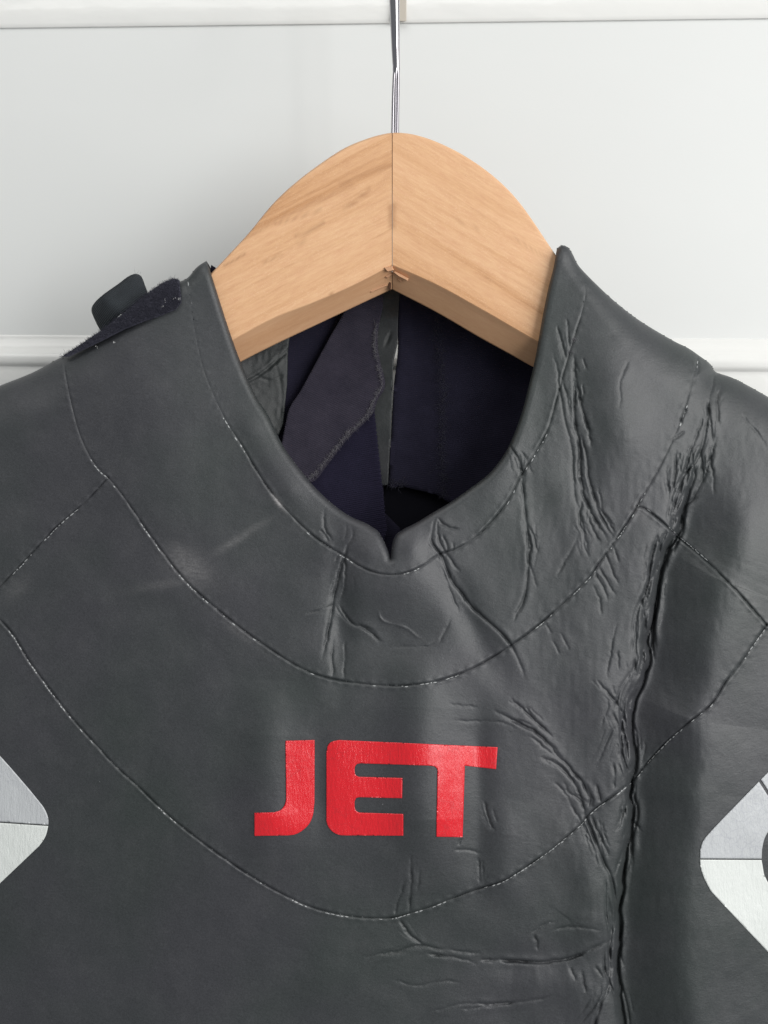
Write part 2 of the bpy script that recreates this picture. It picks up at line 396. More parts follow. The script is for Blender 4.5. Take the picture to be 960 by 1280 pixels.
# creases: (depth mm, width px, points)
CR = [
 # collar, right of the neck
 (.50, 1.7, [(697, 407), (705, 435), (710, 452)]), (.40, 1.6, [(707, 397), (711, 420), (712, 445)]),
 (.85, 2.0, [(717, 442), (722, 480), (727, 505), (734, 535), (740, 560)]),
 (.45, 1.9, [(690, 440), (700, 480), (707, 520), (714, 555), (719, 605), (722, 640)]),
 (.90, 2.1, [(715, 455), (717, 487), (721, 530), (726, 570), (727, 612), (737, 640), (750, 662), (762, 680)]),
 (.85, 2.0, [(725, 540), (732, 572), (736, 600), (745, 635), (755, 655), (767, 672)]),
 (.65, 1.8, [(727, 625), (724, 650), (731, 670), (734, 690)]),
 (.35, 1.7, [(702, 470), (709, 500), (715, 530)]), (.45, 1.7, [(729, 555), (723, 585), (727, 612)]),
 (.35, 1.8, [(786, 450), (776, 480), (774, 510)]), (.30, 1.6, [(738, 612), (752, 640), (768, 660)]),
 (.50, 1.8, [(724, 640), (731, 662), (732, 684), (737, 697)]), (.50, 1.8, [(737, 644), (741, 662), (752, 679)]),
 (.45, 1.7, [(752, 640), (763, 657), (770, 666)]), (.40, 1.6, [(721, 673), (706, 699), (695, 721)]),
 (.45, 1.7, [(743, 714), (754, 734), (760, 751)]), (.45, 1.7, [(756, 688), (767, 719), (774, 732)]),
 (.50, 1.7, [(748, 708), (755, 719), (761, 734), (770, 745)]), (.40, 1.7, [(741, 730), (748, 747), (752, 769)]),
 (.45, 1.6, [(763, 677), (774, 703)]),
 # right shoulder braid
 (.60, 1.7, [(859, 510), (850, 530)]), (.55, 1.6, [(856, 539), (842, 549)]),
 (.60, 1.8, [(885, 507), (889, 530), (892, 555)]),
 (.85, 2.0, [(891, 480), (885, 507), (877, 555), (867, 580), (855, 600), (845, 630), (839, 660)]),
 (.75, 1.9, [(880, 515), (867, 552), (852, 600), (842, 630), (835, 655)]),
 (.75, 1.9, [(875, 555), (877, 595), (870, 615), (860, 630), (850, 657), (842, 670)]),
 (.60, 1.8, [(846, 562), (846, 592), (842, 620), (840, 645)]), (.55, 1.8, [(832, 580), (835, 620), (834, 652)]),
 (.45, 1.8, [(887, 557), (890, 590), (892, 620)]), (.50, 1.8, [(860, 567), (860, 592), (850, 612)]),
 (.50, 1.8, [(902, 480), (895, 505), (900, 535)]), (.45, 1.8, [(893, 468), (891, 490)]), (.50, 2.0, [(895, 545), (884, 590), (872, 612)]),
 (.40, 1.8, [(864, 600), (858, 640), (848, 660)]), (.30, 1.9, [(927, 517), (943, 538), (960, 563)]),
 (.30, 1.7, [(872, 449), (874, 462), (868, 480)]),
 # main fold
 (.80, 2.1, [(822, 664), (816, 690), (813, 717), (807, 738), (802, 762)]),
 (1.0, 2.3, [(842, 668), (831, 692), (820, 717), (811, 738), (807, 758), (801, 782)]),
 (.90, 2.1, [(840, 676), (829, 706), (822, 738), (820, 762), (811, 800)]),
 (1.2, 2.4, [(811, 752), (807, 782), (805, 806), (806, 830), (806, 843), (796, 859), (787, 874), (778, 900)]),
 (.75, 2.0, [(794, 822), (790, 848), (787, 868)]), (.35, 1.6, [(770, 780), (764, 822), (759, 850)]), (.28, 1.6, [(774, 813), (773, 837)]),
 (.60, 1.8, [(746, 850), (763, 870), (774, 885), (785, 907)]), (.35, 1.6, [(765, 857), (770, 870)]),
 (.55, 1.8, [(766, 889), (778, 916)]), (.28, 1.6, [(761, 874), (752, 907)]), (.40, 1.7, [(822, 668), (825, 690), (818, 712)]),
 (1.1, 2.3, [(779, 895), (776, 918), (778, 950), (787, 977), (784, 998), (769, 1040)]),
 (.70, 1.9, [(790, 985), (788, 1019), (802, 1040)]), (1.0, 2.2, [(787, 1010), (790, 1022), (781, 1054), (766, 1096)]),
 (.60, 1.8, [(769, 909), (757, 935), (748, 953)]), (.80, 2.0, [(790, 900), (796, 933), (789, 960), (787, 977)]),
 (.45, 1.7, [(745, 980), (751, 1004)]), (.40, 1.7, [(767, 953), (767, 986)]), (.5, 1.8, [(784, 925), (790, 950), (783, 972)]),
 (.45, 1.7, [(785, 1030), (778, 1050)]), (.7, 1.9, [(786, 905), (782, 935), (786, 965)]),
 # fold that comes in from the lettering
 (.80, 2.0, [(615, 887), (642, 900), (667, 913), (688, 932), (705, 952), (726, 975), (735, 998)]),
 (.55, 1.8, [(638, 873), (663, 894), (692, 921)]), (.22, 1.6, [(560, 878), (580, 882), (599, 885)]),
 (.20, 1.6, [(560, 899), (580, 902), (628, 903), (649, 913)]), (.45, 1.8, [(663, 920), (684, 936), (697, 948)]),
 (.80, 2.0, [(674, 945), (695, 956), (713, 973), (724, 990), (730, 1005)]), (.75, 2.0, [(705, 977), (713, 990), (724, 998), (732, 1016)]),
 (.45, 1.8, [(692, 977), (709, 994), (724, 1023)]), (.80, 2.0, [(728, 976), (736, 994), (736, 1009)]),
 (1.2, 2.8, [(729, 1008), (745, 1048), (757, 1078), (766, 1096), (772, 1131), (769, 1155), (766, 1176)]),
 (.7, 2.0, [(738, 1018), (748, 1040), (760, 1072)]), (.5, 1.9, [(728, 1025), (740, 1055), (748, 1082)]),
 (.9, 2.4, [(766, 1160), (763, 1206), (757, 1241), (749, 1265), (742, 1300), (736, 1340)]),
 (.7, 2.0, [(775, 1145), (776, 1165), (773, 1190)]), (.6, 1.9, [(781, 1078), (776, 1114), (772, 1143)]),
 (.5, 1.8, [(625, 990), (650, 1002), (662, 1018)][:0] or [(605, 1000), (607, 1013), (620, 1040)]),
 # level creases under the chest seam
 (1.05, 2.3, [(600, 1201), (637, 1199), (682, 1201), (725, 1194), (766, 1174)]),
 (.60, 1.9, [(455, 1197), (490, 1191), (526, 1184), (563, 1187)]), (.55, 1.9, [(534, 1192), (572, 1197), (597, 1205)]),
 (.35, 1.7, [(560, 1187), (602, 1191)]), (.55, 2.0, [(751, 1226), (745, 1253), (725, 1277), (712, 1300)]),
 (.60, 2.0, [(766, 1206), (772, 1220), (784, 1271), (786, 1310)]), (.40, 1.8, [(713, 1209), (719, 1226)]), (.45, 1.8, [(727, 1212), (733, 1241)]),
 (.40, 1.8, [(744, 1206), (753, 1223)]), (.35, 1.8, [(664, 1168), (680, 1155), (698, 1151)]), (.35, 1.8, [(689, 1163), (713, 1157), (751, 1163)]),
 (.45, 1.9, [(600, 1256), (649, 1251), (694, 1244)]), (.35, 1.7, [(538, 1265), (576, 1257), (626, 1253), (676, 1247)]), (.30, 1.7, [(575, 1262), (620, 1258)]),
 (.28, 1.7, [(486, 1224), (520, 1230), (560, 1226), (580, 1228)]), (.5, 1.9, [(668, 1168), (672, 1188)]),
 (.55, 1.9, [(513, 1068), (515, 1109), (511, 1147)]), (.40, 1.8, [(505, 1100), (496, 1130), (494, 1147)]), (.50, 1.8, [(498, 1146), (512, 1165), (530, 1180)]),
 (.30, 1.7, [(526, 1085), (520, 1115)]), (.50, 1.8, [(597, 1072), (599, 1105)]), (.35, 1.7, [(567, 1063), (585, 1064), (603, 1067)]), (.35, 1.7, [(577, 1047), (573, 1057)]),
 # under the front of the collar
 (.80, 2.2, [(440, 655), (439, 672), (431, 695), (425, 720), (419, 747), (414, 780), (402, 825)]),
 (.60, 2.0, [(433, 690), (430, 725), (424, 752)]), (.50, 1.9, [(424, 755), (437, 775), (457, 787), (480, 804)]),
 (.40, 1.9, [(417, 795), (416, 847)]), (.28, 1.8, [(431, 800), (431, 850)]), (.30, 1.7, [(420, 755), (400, 765), (382, 768)]),
 (-.22, 1.7, [(470, 760), (477, 777), (505, 786), (530, 800)]), (.35, 1.8, [(485, 811), (497, 810), (542, 806), (555, 795), (566, 770)]),
 (.85, 2.1, [(544, 645), (540, 680), (550, 695), (560, 720), (575, 742), (590, 762), (605, 775), (635, 805), (656, 848)]),
 (.75, 1.9, [(547, 650), (547, 675), (555, 690), (565, 705), (575, 715)]), (.50, 1.8, [(547, 647), (557, 657), (572, 662)]),
 (.35, 1.8, [(550, 707), (562, 732), (575, 767)]), (.35, 1.8, [(405, 635), (407, 660), (415, 677)]), (.35, 1.8, [(400, 662), (412, 677)]),
 (.60, 1.8, [(552, 668), (558, 684), (556, 700)]),
 (.50, 1.8, [(635, 553), (647, 575), (655, 600)]), (.60, 1.9, [(648, 565), (651, 600), (657, 670), (660, 705)]),
 (.60, 1.9, [(654, 640), (662, 673), (658, 711), (654, 744), (641, 777)]), (.45, 1.8, [(659, 690), (664, 715), (671, 735)]),
 (.35, 1.7, [(657, 740), (649, 765)]), (.35, 1.7, [(660, 655), (672, 690)]),
 (.25, 1.6, [(700, 790), (712, 815)]), (.25, 1.6, [(690, 800), (700, 818)]), (.25, 1.6, [(682, 778), (690, 792)]),
]
CREASES = []
for dep, wd, pts in CR:
    if len(pts) < 2: continue
    pl = smooth_poly(pts, 2.2)
    if len(pl) > 4:      # small natural wobble across the line
        tn = np.gradient(pl, axis=0); tn /= np.maximum(np.hypot(tn[:, 0], tn[:, 1])[:, None], 1e-6)
        nn = np.stack([-tn[:, 1], tn[:, 0]], 1)
        a = np.cumsum(rng.normal(0, 0.5, len(pl))); a -= np.linspace(a[0], a[-1], len(a))
        pl = pl + nn * np.clip(a, -2.0, 2.0)[:, None]
    CREASES.append((dep, wd, pl))
    # faint companions running beside the deeper ones
    if dep > 0.45 and len(pl) > 12:
        for _ in range(4):
            i0 = int(rng.integers(0, len(pl) // 2)); i1 = min(len(pl), i0 + int(rng.integers(6, 18)))
            off = rng.choice([-1, 1]) * rng.uniform(3.0, 11)
            sh = np.linspace(off, off * rng.uniform(0.0, 1.5), i1 - i0)
            if i1 - i0 > 4:
                CREASES.append((dep * rng.uniform(.14, .40), rng.uniform(1.3, 1.7), pl[i0:i1] + np.stack([sh, sh * 0.1], 1)))

MAIN = smooth_poly([(893, 468), (882, 540), (862, 610), (845, 668), (831, 694), (824, 722), (820, 750), (812, 793), (808, 843), (793, 874), (789, 905), (796, 948), (790, 989), (791, 1024),
                    (782, 1078), (775, 1131), (775, 1167), (773, 1197), (776, 1241), (782, 1280), (786, 1330), (790, 1420), (790, 1560)], 4)

_tn = np.gradient(MAIN, axis=0); _tn /= np.hypot(_tn[:, 0], _tn[:, 1])[:, None]
_nn = np.stack([-_tn[:, 1], _tn[:, 0]], 1)
_a = np.convolve(rng.normal(0, 2.6, len(MAIN) + 2), [0.25, 0.5, 0.25], 'valid')
for _ in range(46):          # strands that braid along the fold
    i0 = int(rng.integers(20, 185)); n_ = int(rng.integers(10, 34)); i1 = min(len(MAIN) - 1, i0 + n_)
    if i1 - i0 < 8: continue
    t_ = np.linspace(0, 1, i1 - i0)
    o_ = rng.uniform(-4, 20) + rng.uniform(-12, 12) * t_ + 2.5 * np.sin(t_ * rng.uniform(3, 9) + rng.uniform(0, 6))
    CREASES.append((rng.uniform(.35, .95), rng.uniform(1.6, 2.3), MAIN[i0:i1] + _nn[i0:i1] * o_[:, None]))

def seam_profile(d, side, t, amp):
    g = 1.15 * np.exp(-(d / 1.15) ** 2)
    lip = -0.24 * np.exp(-((d - 3.2) / 2.2) ** 2) * np.where(side > 0, 1.0, 0.35)
    return (g + lip) * amp

def height(u, v):
    """depth of the outer face of the suit in metres (positive = away from the camera)"""
    u = np.asarray(u, float).ravel(); v = np.asarray(v, float).ravel()
    x = (u - 485) / 480.0
    h = 8.0 * np.minimum(np.abs(x), 1.3) ** 2            # the sides fall back
    h += 5.0 * sstep(700, 330, v)                                          # the collar leans back
    h += -7.0 * np.exp(-(((v - 960) / 230) ** 2 + ((u - 430) / 420) ** 2))  # chest
    h += 5.0 * sstep(1000, 1500, v)
    # collar stands as a rounded tube either side of the opening
    h += -5.0 * np.exp(-(((u - 205) / 90) ** 2 + ((v - 520) / 170) ** 2))
    h += -5.0 * np.exp(-(((u - 775) / 85) ** 2 + ((v - 500) / 160) ** 2))
    # front of the collar swells below the notch, hollow on either side of it
    h += -5.5 * np.exp(-(((u - 488) / 62) ** 2 + ((v - 715) / 48) ** 2))
    h += 3.0 * np.exp(-(((u - 425) / 16) ** 2 + ((v - 760) / 80) ** 2))
    h += 2.6 * np.exp(-(((u - 580 - (v - 760) * 0.5) / 20) ** 2 + ((v - 760) / 75) ** 2))
    h += 1.6 * np.exp(-(((u - 500) / 70) ** 2 + ((v - 800) / 26) ** 2))
    h += -1.6 * np.exp(-(((u - 516) / 17) ** 2 + ((v - 680) / 18) ** 2))
    h += -1.1 * np.exp(-(((u - 462) / 16) ** 2 + ((v - 685) / 18) ** 2))
    # soft folds down the chest
    def ridge(a, w, pts, md=None):
        pl = smooth_poly(pts, 12); d, s, t, _, _ = dist_poly(u, v, pl, w * 3.2)
        d = np.where(np.isfinite(d), d, 1e9)
        return a * np.exp(-(d / w) ** 2) * np.clip(np.minimum(t, 1 - t) * 3.5, 0, 1)
    h += ridge(-5.2, 38, [(524, 790), (528, 820), (526, 900), (528, 1010), (532, 1120)])
    h += ridge(-4.0, 34, [(338, 850), (332, 940), (334, 1010), (345, 1090)])
    h += ridge(1.8, 16, [(600, 850), (598, 930), (600, 1010), (598, 1080), (600, 1150)])
    h += ridge(-1.3, 22, [(640, 1000), (632, 1060), (640, 1150)])
    h += ridge(-2.2, 40, [(690, 620), (722, 760), (742, 860), (750, 960)])
    h += ridge(0.9, 14, [(397, 880), (400, 960), (404, 1060)])
    
    h += ridge(1.4, 26, [(640, 560), (700, 700), (700, 800)])
    h += ridge(-1.8, 26, [(690, 1020), (730, 1090), (735, 1160), (700, 1180)])
    h += ridge(-1.5, 26, [(640, 1225), (700, 1228), (740, 1215)])
    h += ridge(1.6, 22, [(580, 1195), (680, 1203), (760, 1176)])
    h += ridge(-1.8, 20, [(655, 420), (640, 560), (590, 640)])
    h += ridge(-1.6, 26, [(760, 420), (775, 520), (790, 600)])
    h += ridge(1.6, 20, [(717, 420), (724, 560), (740, 690)])
    h += ridge(-1.6, 18, [(290, 480), (340, 580), (400, 660)])
    h += ridge(-1.6, 30, [(905, 560), (935, 700), (918, 840)])
    # the big fold: swells on its left, drops into a valley on its right
    d, s, t, _, _ = dist_poly(u, v, MAIN, 200)
    d = np.where(np.isfinite(d), d, 1e6)
    sg = s * d - np.exp(-(d / 12)) * (3.0 * vnoise(u * 0.2, v, 24, 33) + 1.5 * vnoise(u * 0.2, v, 9, 34))
    s = np.sign(sg); d = np.abs(sg)
    grow = sstep(0.05, 0.24, t)
    # side>0 is the right/left depending on direction: the line runs downward, so left of it in the picture has side > 0
    L = s > 0
    swell = -4.5 * np.exp(-(d / 50) ** 2)
    A_ = 20.0 + 3.0 * t; w_ = 70 + 14 * t
    q = np.clip(d / w_, 0, 1)
    valley = A_ - (A_ + 4.5) * (q - 0.28 * q ** 4 * (1 - (q - 1))) / 0.72 if False else A_ - (A_ + 4.5) * (1 - (1 - q) ** 1.25) * (1 - 0.0 * q)
    valley = A_ - (A_ + 6.5) * (0.80 * q + 0.20 * np.sin(q * np.pi / 2)) ; valley = np.where(d > w_, -4.5 - 0.8 * 9 * 0, valley)
    # ease over the crest into the flat beyond
    zz = (d - w_) / 16.0; slope_ = (A_ + 6.5) * 0.80 / w_
    valley = -6.5 + slope_ * 16.0 * (np.logaddexp(0, -zz * 2.2) / 2.2) * np.clip(1, 0, 1)
    valley = valley * np.exp(-(np.clip(d - w_, 0, None) / 85) ** 2)
    valley = valley - 4.5 * np.exp(-d / 7.0)
    slit = A_ - 5.5
    wob = 3.2 + 1.6 * vnoise(u, v, 23, 31)
    left = swell + (slit - swell) * (0.45 * np.exp(-d / (9 + wob * 1.5)) + 0.55 * np.exp(-(d / wob) ** 1.4))
    right = valley + (slit - valley) * np.exp(-(d / 2.2) ** 2)
    bigf = np.where(L, left, right) * np.exp(-(d / 185) ** 6)
    h += bigf * grow
    # long soft unevenness of the sheet
    h += 0.9 * vnoise(u, v, 95, 1) + 0.35 * vnoise(u, v, 38, 2) + 0.07 * vnoise(u, v, 13, 3)
    rr = sstep(560, 720, u) * sstep(420, 560, v)
    h += rr * (0.07 * vnoise(u * 1.6, v * 0.5, 9, 4) + 0.03 * vnoise(u, v, 7, 5))
    # creases
    for dep, wd, pl in CREASES:
        d, s, t, _, _ = dist_poly(u, v, pl, 11)
        k = np.nonzero(np.isfinite(d))[0]
        if len(k) == 0: continue
        dk = d[k]; tk = t[k]
        e = np.clip(np.sin(np.pi * np.clip(tk, 0.0, 1)) * 1.8, 0, 1) + 0.02
        e = e * np.clip(0.85 + 0.6 * vnoise(u[k], v[k], 11, 30), 0.15, 1.4)
        w = wd * 0.62
        prof = np.exp(-(dk / w) ** 1.35) - 0.10 * np.exp(-((dk - 5.0) / 4.0) ** 2) + 0.07 * s[k] * np.exp(-(dk / 6.0) ** 2) * (1 - np.exp(-(dk / w) ** 2))
        h[k] += 2.15 * dep * e * prof
    # seams
    for pl, amp, sd in ((S1, 0.75, -1), (S2, 1.0, 1), (S3, 1.0, 1), (S4, 1.0, 1), (S5, 1.0, 1), (S6, 1, 1), (S7, 1, 1)):
        d, s, t, _, _ = dist_poly(u, v, pl, 12)
        k = np.nonzero(np.isfinite(d))[0]
        nz = 0.8 + 0.45 * vnoise(u[k], v[k], 16, 6)
        if pl is S1: nz = nz * (1 - 0.85 * sstep(590, 520, v[k]) * (u[k] < 480)) * (1 - 0.8 * sstep(420, 380, v[k]))
        if pl is S2: nz = nz * (1 - 0.6 * sstep(640, 600, v[k]))
        h[k] += seam_profile(d[k], s[k] * sd, t[k], amp * nz)
        # puckers where the stitches pull
        h[k] += 0.12 * amp * np.sin(t[k] * len(pl) * 1.15) * np.exp(-((d[k] - 3) / 3) ** 2)
    # edges: rolled lip at the neck, round shoulders
    d, _, _, _, _ = dist_poly(u, v, NECKLINE, 12)
    Rn = 9.0; d = np.clip(np.where(np.isfinite(d), d, 99), 0, Rn)
    h += (Rn - np.sqrt(np.maximum(Rn ** 2 - (Rn - d) ** 2, 0))) * S * 1000 * 0.9
    for sil in (SIL_L, SIL_R):
        d, _, _, _, _ = dist_poly(u, v, sil, 75)
        d = np.where(np.isfinite(d), d, 99)
        cx = sil is SIL_L
        q = (u - 258) if cx else (696 - u)
        Rs = 16 + 44 * sstep(10, -170, q)                       # the fold-over gets rounder away from the neck
        d = np.minimum(d, Rs)
        h += (Rs - np.sqrt(np.maximum(Rs ** 2 - (Rs - d) ** 2, 0))) * S * 1000 * 0.75
    return h / 1000.0

# ------------------------------------------------------------------ the suit skin
def lines(a, b, fa, fb, step, coarse):
    L = list(np.arange(fa, fb + step, step)); g = step; x = fa
    lo = []
    while x > a:
        g = min(g * 1.25, coarse); x -= g; lo.append(x)
    g = step; x = L[-1]; hi = []
    while x < b:
        g = min(g * 1.25, coarse); x += g; hi.append(x)
    return np.array(lo[::-1] + L + hi)
CELL = 1.25
gu = lines(-470, 1420, -8, 968, CELL, 14)
gv = lines(300, 1660, 300, 1288, CELL, 14)
U, V = np.meshgrid(gu, gv)
nu, nv = len(gu), len(gv)
U = U.ravel(); V = V.ravel()
# snap grid points on to outlines and seams
du = np.minimum(np.maximum(np.gradient(gu), CELL), 14); dv_ = np.gradient(gv)
cell = np.minimum(np.tile(du, nv), np.repeat(dv_, nu))
snapped = np.zeros(len(U), bool)
for pl in (np.vstack([SIL_L, NECKLINE[1:], SIL_R[1:]]), S1, S2, S3, S4, S5, S6, S7):
    d, s, t, px, py = dist_poly(U, V, pl, 12)
    m = (d < 0.62 * cell) & ~snapped
    U[m] = px[m]; V[m] = py[m]; snapped |= m
ii = np.arange(nu * nv).reshape(nv, nu)
quads = np.stack([ii[:-1, :-1], ii[1:, :-1], ii[1:, 1:], ii[:-1, 1:]], -1).reshape(-1, 4)
cu = U[quads].mean(1); cv = V[quads].mean(1)
keep = inside(cu, cv, SUIT)
quads = quads[keep]; cu = cu[keep]; cv = cv[keep]
used = np.unique(quads)
H = np.zeros(len(U)); H[used] = height(U[used], V[used])
XYZ = P(U, V, H)
scuff_shine = np.zeros(len(U))
def add_scuff_shine(cx, cy, rx, ry, ang, a):
    c, s_ = math.cos(R(ang)), math.sin(R(ang))
    p = (U - cx) * c + (V - cy) * s_; q = -(U - cx) * s_ + (V - cy) * c
    scuff_shine[:] = np.maximum(scuff_shine, a * np.exp(-((p / rx) ** 2 + (q / ry) ** 2)))
add_scuff_shine(238, 708, 30, 17, 35, 0.75); add_scuff_shine(226, 690, 16, 8, 40, 0.6); add_scuff_shine(300, 672, 42, 5, -32, 0.5); add_scuff_shine(205, 730, 40, 6, -10, 0.3)
add_scuff_shine(347, 627, 12, 3.0, 52, 2.2); add_scuff_shine(300, 790, 30, 6, 38, 0.35); add_scuff_shine(690, 1010, 90, 20, 80, 0.15)  # the first call paints a shiny streak on the neck seam
add_scuff_shine(930, 740, 40, 10, 50, 0.25); add_scuff_shine(800, 640, 14, 8, 40, 0.4); add_scuff_shine(20, 735, 20, 12, -40, 0.3)

suit = empty('wetsuit', (0, 0.02, Z0 - 0.4), 'dark grey neoprene wetsuit with red JET lettering hanging from the wooden hanger', 'wetsuit')
POLY_BIND = np.vstack([NECKLINE[::-1], S1])                      # between neckline and first seam
POLY_COLL = np.vstack([S2, [(872, 200), (79, 200)]])
s2i = int(np.argmin(np.hypot(S2[:, 0] - 135, S2[:, 1] - 597))); s2j = int(np.argmin(np.hypot(S2[:, 0] - 796, S2[:, 1] - 633)))
POLY_CHEST = np.vstack([S3[::-1][:-1], S2[s2i:s2j + 1], S5[1:], S4[::-1][1:]])
POLY_SHL = np.vstack([S6[::-1], S3[::-1], S2[:s2i][::-1], [(79, 100), (-600, 100), (-600, 920)]])
POLY_SHR = np.vstack([S7[::-1], S5[::-1], S2[s2j:], [(872, 100), (1600, 100), (1600, 920)]])
POLY_NECKHALF = np.vstack([S1, [(728, 200), (236, 200)]])
lab = np.full(len(quads), 4)
inb = inside(cu, cv, POLY_SHL); lab[inb] = 2
inb = inside(cu, cv, POLY_SHR); lab[inb] = 3
inb = inside(cu, cv, POLY_CHEST); lab[inb] = 1
inb = inside(cu, cv, POLY_COLL); lab[inb] = 0
inb = inside(cu, cv, POLY_NECKHALF); lab[inb] = 5
names = {0: 'collar', 1: 'chest_panel', 2: 'shoulder_panel', 3: 'shoulder_panel', 4: 'body_panel', 5: 'neck_binding'}
panel_objs = {}
# shared smooth normals so the panels shade as one stretched sheet
fn = np.cross(XYZ[quads[:, 2]] - XYZ[quads[:, 0]], XYZ[quads[:, 3]] - XYZ[quads[:, 1]])
VN = np.zeros_like(XYZ)
for k in range(4):
    for c in range(3):
        VN[:, c] += np.bincount(quads[:, k], weights=fn[:, c], minlength=len(XYZ))
VN /= np.maximum(np.linalg.norm(VN, axis=1, keepdims=True), 1e-20)
for k, nm in names.items():
    q = quads[lab == k]
    uq, inv = np.unique(q, return_inverse=True)
    o = make_mesh(nm, XYZ[uq], inv.reshape(-1, 4), M_neo, suit, True, {'scuff_shine': scuff_shine[uq]})
    o.data.normals_split_custom_set_from_vertices(VN[uq].tolist()) if len(uq) < 10 else None
    panel_objs[k] = o

def skirt(name, pl, offs, mat, parent, flip=False, closed=False, taper=False):
    """strip that carries an edge backwards: offs = list of (outward px, depth m) from the edge"""
    tn = np.gradient(pl, axis=0); tn /= np.maximum(np.hypot(tn[:, 0], tn[:, 1])[:, None], 1e-6)
    nn = np.stack([-tn[:, 1], tn[:, 0]], 1)
    h0 = height(pl[:, 0], pl[:, 1])
    rings = []
    tp = np.clip(np.minimum(np.arange(len(pl)), np.arange(len(pl))[::-1]) / 30.0, 0.02, 1)[:, None]
    for o_, dy in offs:
        q = pl + nn * o_ * (tp if taper else 1)
        rings.append(P(q[:, 0], q[:, 1], (height(q[:, 0], q[:, 1]) - 0.00008) if dy is None else h0 + dy))
    n = len(pl); vs = np.vstack(rings)
    fs = []
    for r in range(len(rings) - 1):
        for i in range(n - 1):
            a = r * n + i
            fs.append((a, a + 1, a + n + 1, a + n) if not flip else (a, a + n, a + n + 1, a + 1))
    return make_mesh(name, vs, np.array(fs), mat, parent, True)
# inner turn of the neck binding (cut neoprene, then the lining running down inside)
skirt('binding_edge', NECKLINE, [(0, 0), (-0.6, 0.0012), (1.0, 0.0026), (4, 0.0036)], M_neo, suit, False, taper=True)
skirt('inner_lining', NECKLINE, [(4, 0.0037), (9, 0.006), (30, 0.012)], M_lining, suit, False, taper=True)
skirt('shoulder_edge', SIL_L, [(2.6, None), (1.3, None), (0, None), (0.3, 0.003), (1.0, 0.012), (5, 0.024), (14, 0.030)], M_neo, suit)
skirt('shoulder_edge', SIL_R, [(2.6, None), (1.3, None), (0, None), (0.3, 0.003), (1.0, 0.012), (5, 0.024), (14, 0.030)], M_neo, suit)

# back of the suit (behind the hanger): a coarse sheet, open at the neck
gu2 = np.arange(-460, 1430, 16.0); gv2 = np.arange(330, 1660, 16.0)
U2, V2 = np.meshgrid(gu2, gv2); U2 = U2.ravel(); V2 = V2.ravel()
d1, _, _, px, py = dist_poly(U2, V2, np.vstack([SIL_L, SIL_R]), 60)
i2 = np.arange(len(U2)).reshape(len(gv2), len(gu2))
q2 = np.stack([i2[:-1, :-1], i2[:-1, 1:], i2[1:, 1:], i2[1:, :-1]], -1).reshape(-1, 4)
BODYB = np.vstack([SIL_L, [(258, 470), (280, 600), (330, 740), (640, 740), (690, 600), (700, 470)], SIL_R, [(1460, 1720), (-520, 1720)]])
c2u = U2[q2].mean(1); c2v = V2[q2].mean(1)
k2 = inside(c2u, c2v, BODYB) & inside(c2u, c2v - 24, BODYB)
q2 = q2[k2]; uq, inv = np.unique(q2, return_inverse=True)
hb = 0.046 + 0.006 * np.abs((U2 - 480) / 480) ** 2 + 0.002 * vnoise(U2, V2, 70, 9)
make_mesh('back_panel', P(U2, V2, np.minimum(hb, 0.056))[uq], inv.reshape(-1, 4), M_neo, suit)

# ------------------------------------------------------------------ patches that lie on or in the suit
def patch(name, poly, yfun, mat, parent, cell=2.0, thick=0.0006, attrs=None, rim=True):
    poly = np.asarray(poly, float)
    cl = np.vstack([poly, poly[:1]])
    lo = poly.min(0) - 2 * cell; hi = poly.max(0) + 2 * cell
    a = np.arange(lo[0], hi[0], cell); b = np.arange(lo[1], hi[1], cell)
    u, v = np.meshgrid(a, b); u = u.ravel(); v = v.ravel()
    d, s, t, px, py = dist_poly(u, v, cl, cell * 2)
    m = d < 0.71 * cell
    u[m] = px[m]; v[m] = py[m]
    # put the nearest grid point exactly on each sharp corner
    i_ = np.arange(len(u)).reshape(len(b), len(a))
    for i in range(len(poly)):
        e0 = poly[i] - poly[i - 1]; e1 = poly[(i + 1) % len(poly)] - poly[i]
        c = (e0 @ e1) / (np.hypot(*e0) * np.hypot(*e1) + 1e-9)
        if c < 0.8:
            k = int(np.argmin(np.hypot(u - poly[i][0], v - poly[i][1])))
            if np.hypot(u[k] - poly[i][0], v[k] - poly[i][1]) < cell: u[k], v[k] = poly[i]
    q = np.stack([i_[:-1, :-1], i_[1:, :-1], i_[1:, 1:], i_[:-1, 1:]], -1).reshape(-1, 4)
    qu = u[q].mean(1); qv = v[q].mean(1)
    q = q[inside(qu, qv, poly)]
    uq, inv = np.unique(q, return_inverse=True); q = inv.reshape(-1, 4)
    y = yfun(u[uq], v[uq])
    n = len(uq)
    top = P(u[uq], v[uq], y); bot = P(u[uq], v[uq], y + thick)
    # boundary edges
    ed = np.concatenate([q[:, [0, 1]], q[:, [1, 2]], q[:, [2, 3]], q[:, [3, 0]]])
    key = np.sort(ed, 1); kk = key[:, 0].astype(np.int64) * n + key[:, 1]
    uk, first, cnt = np.unique(kk, return_index=True, return_counts=True)
    be = ed[first[cnt == 1]]
    side_ = np.stack([be[:, 1], be[:, 0], be[:, 0] + n, be[:, 1] + n], 1)
    faces = np.vstack([q, side_, q[:, ::-1] + n]) if rim else q
    vs = np.vstack([top, bot]) if rim else top
    o = make_mesh(name, vs, faces, mat, parent, True)
    if rim:
        fl = np.zeros(len(faces), bool); fl[:len(q)] = True
        o.data.polygons.foreach_set('use_smooth', fl)
    return o

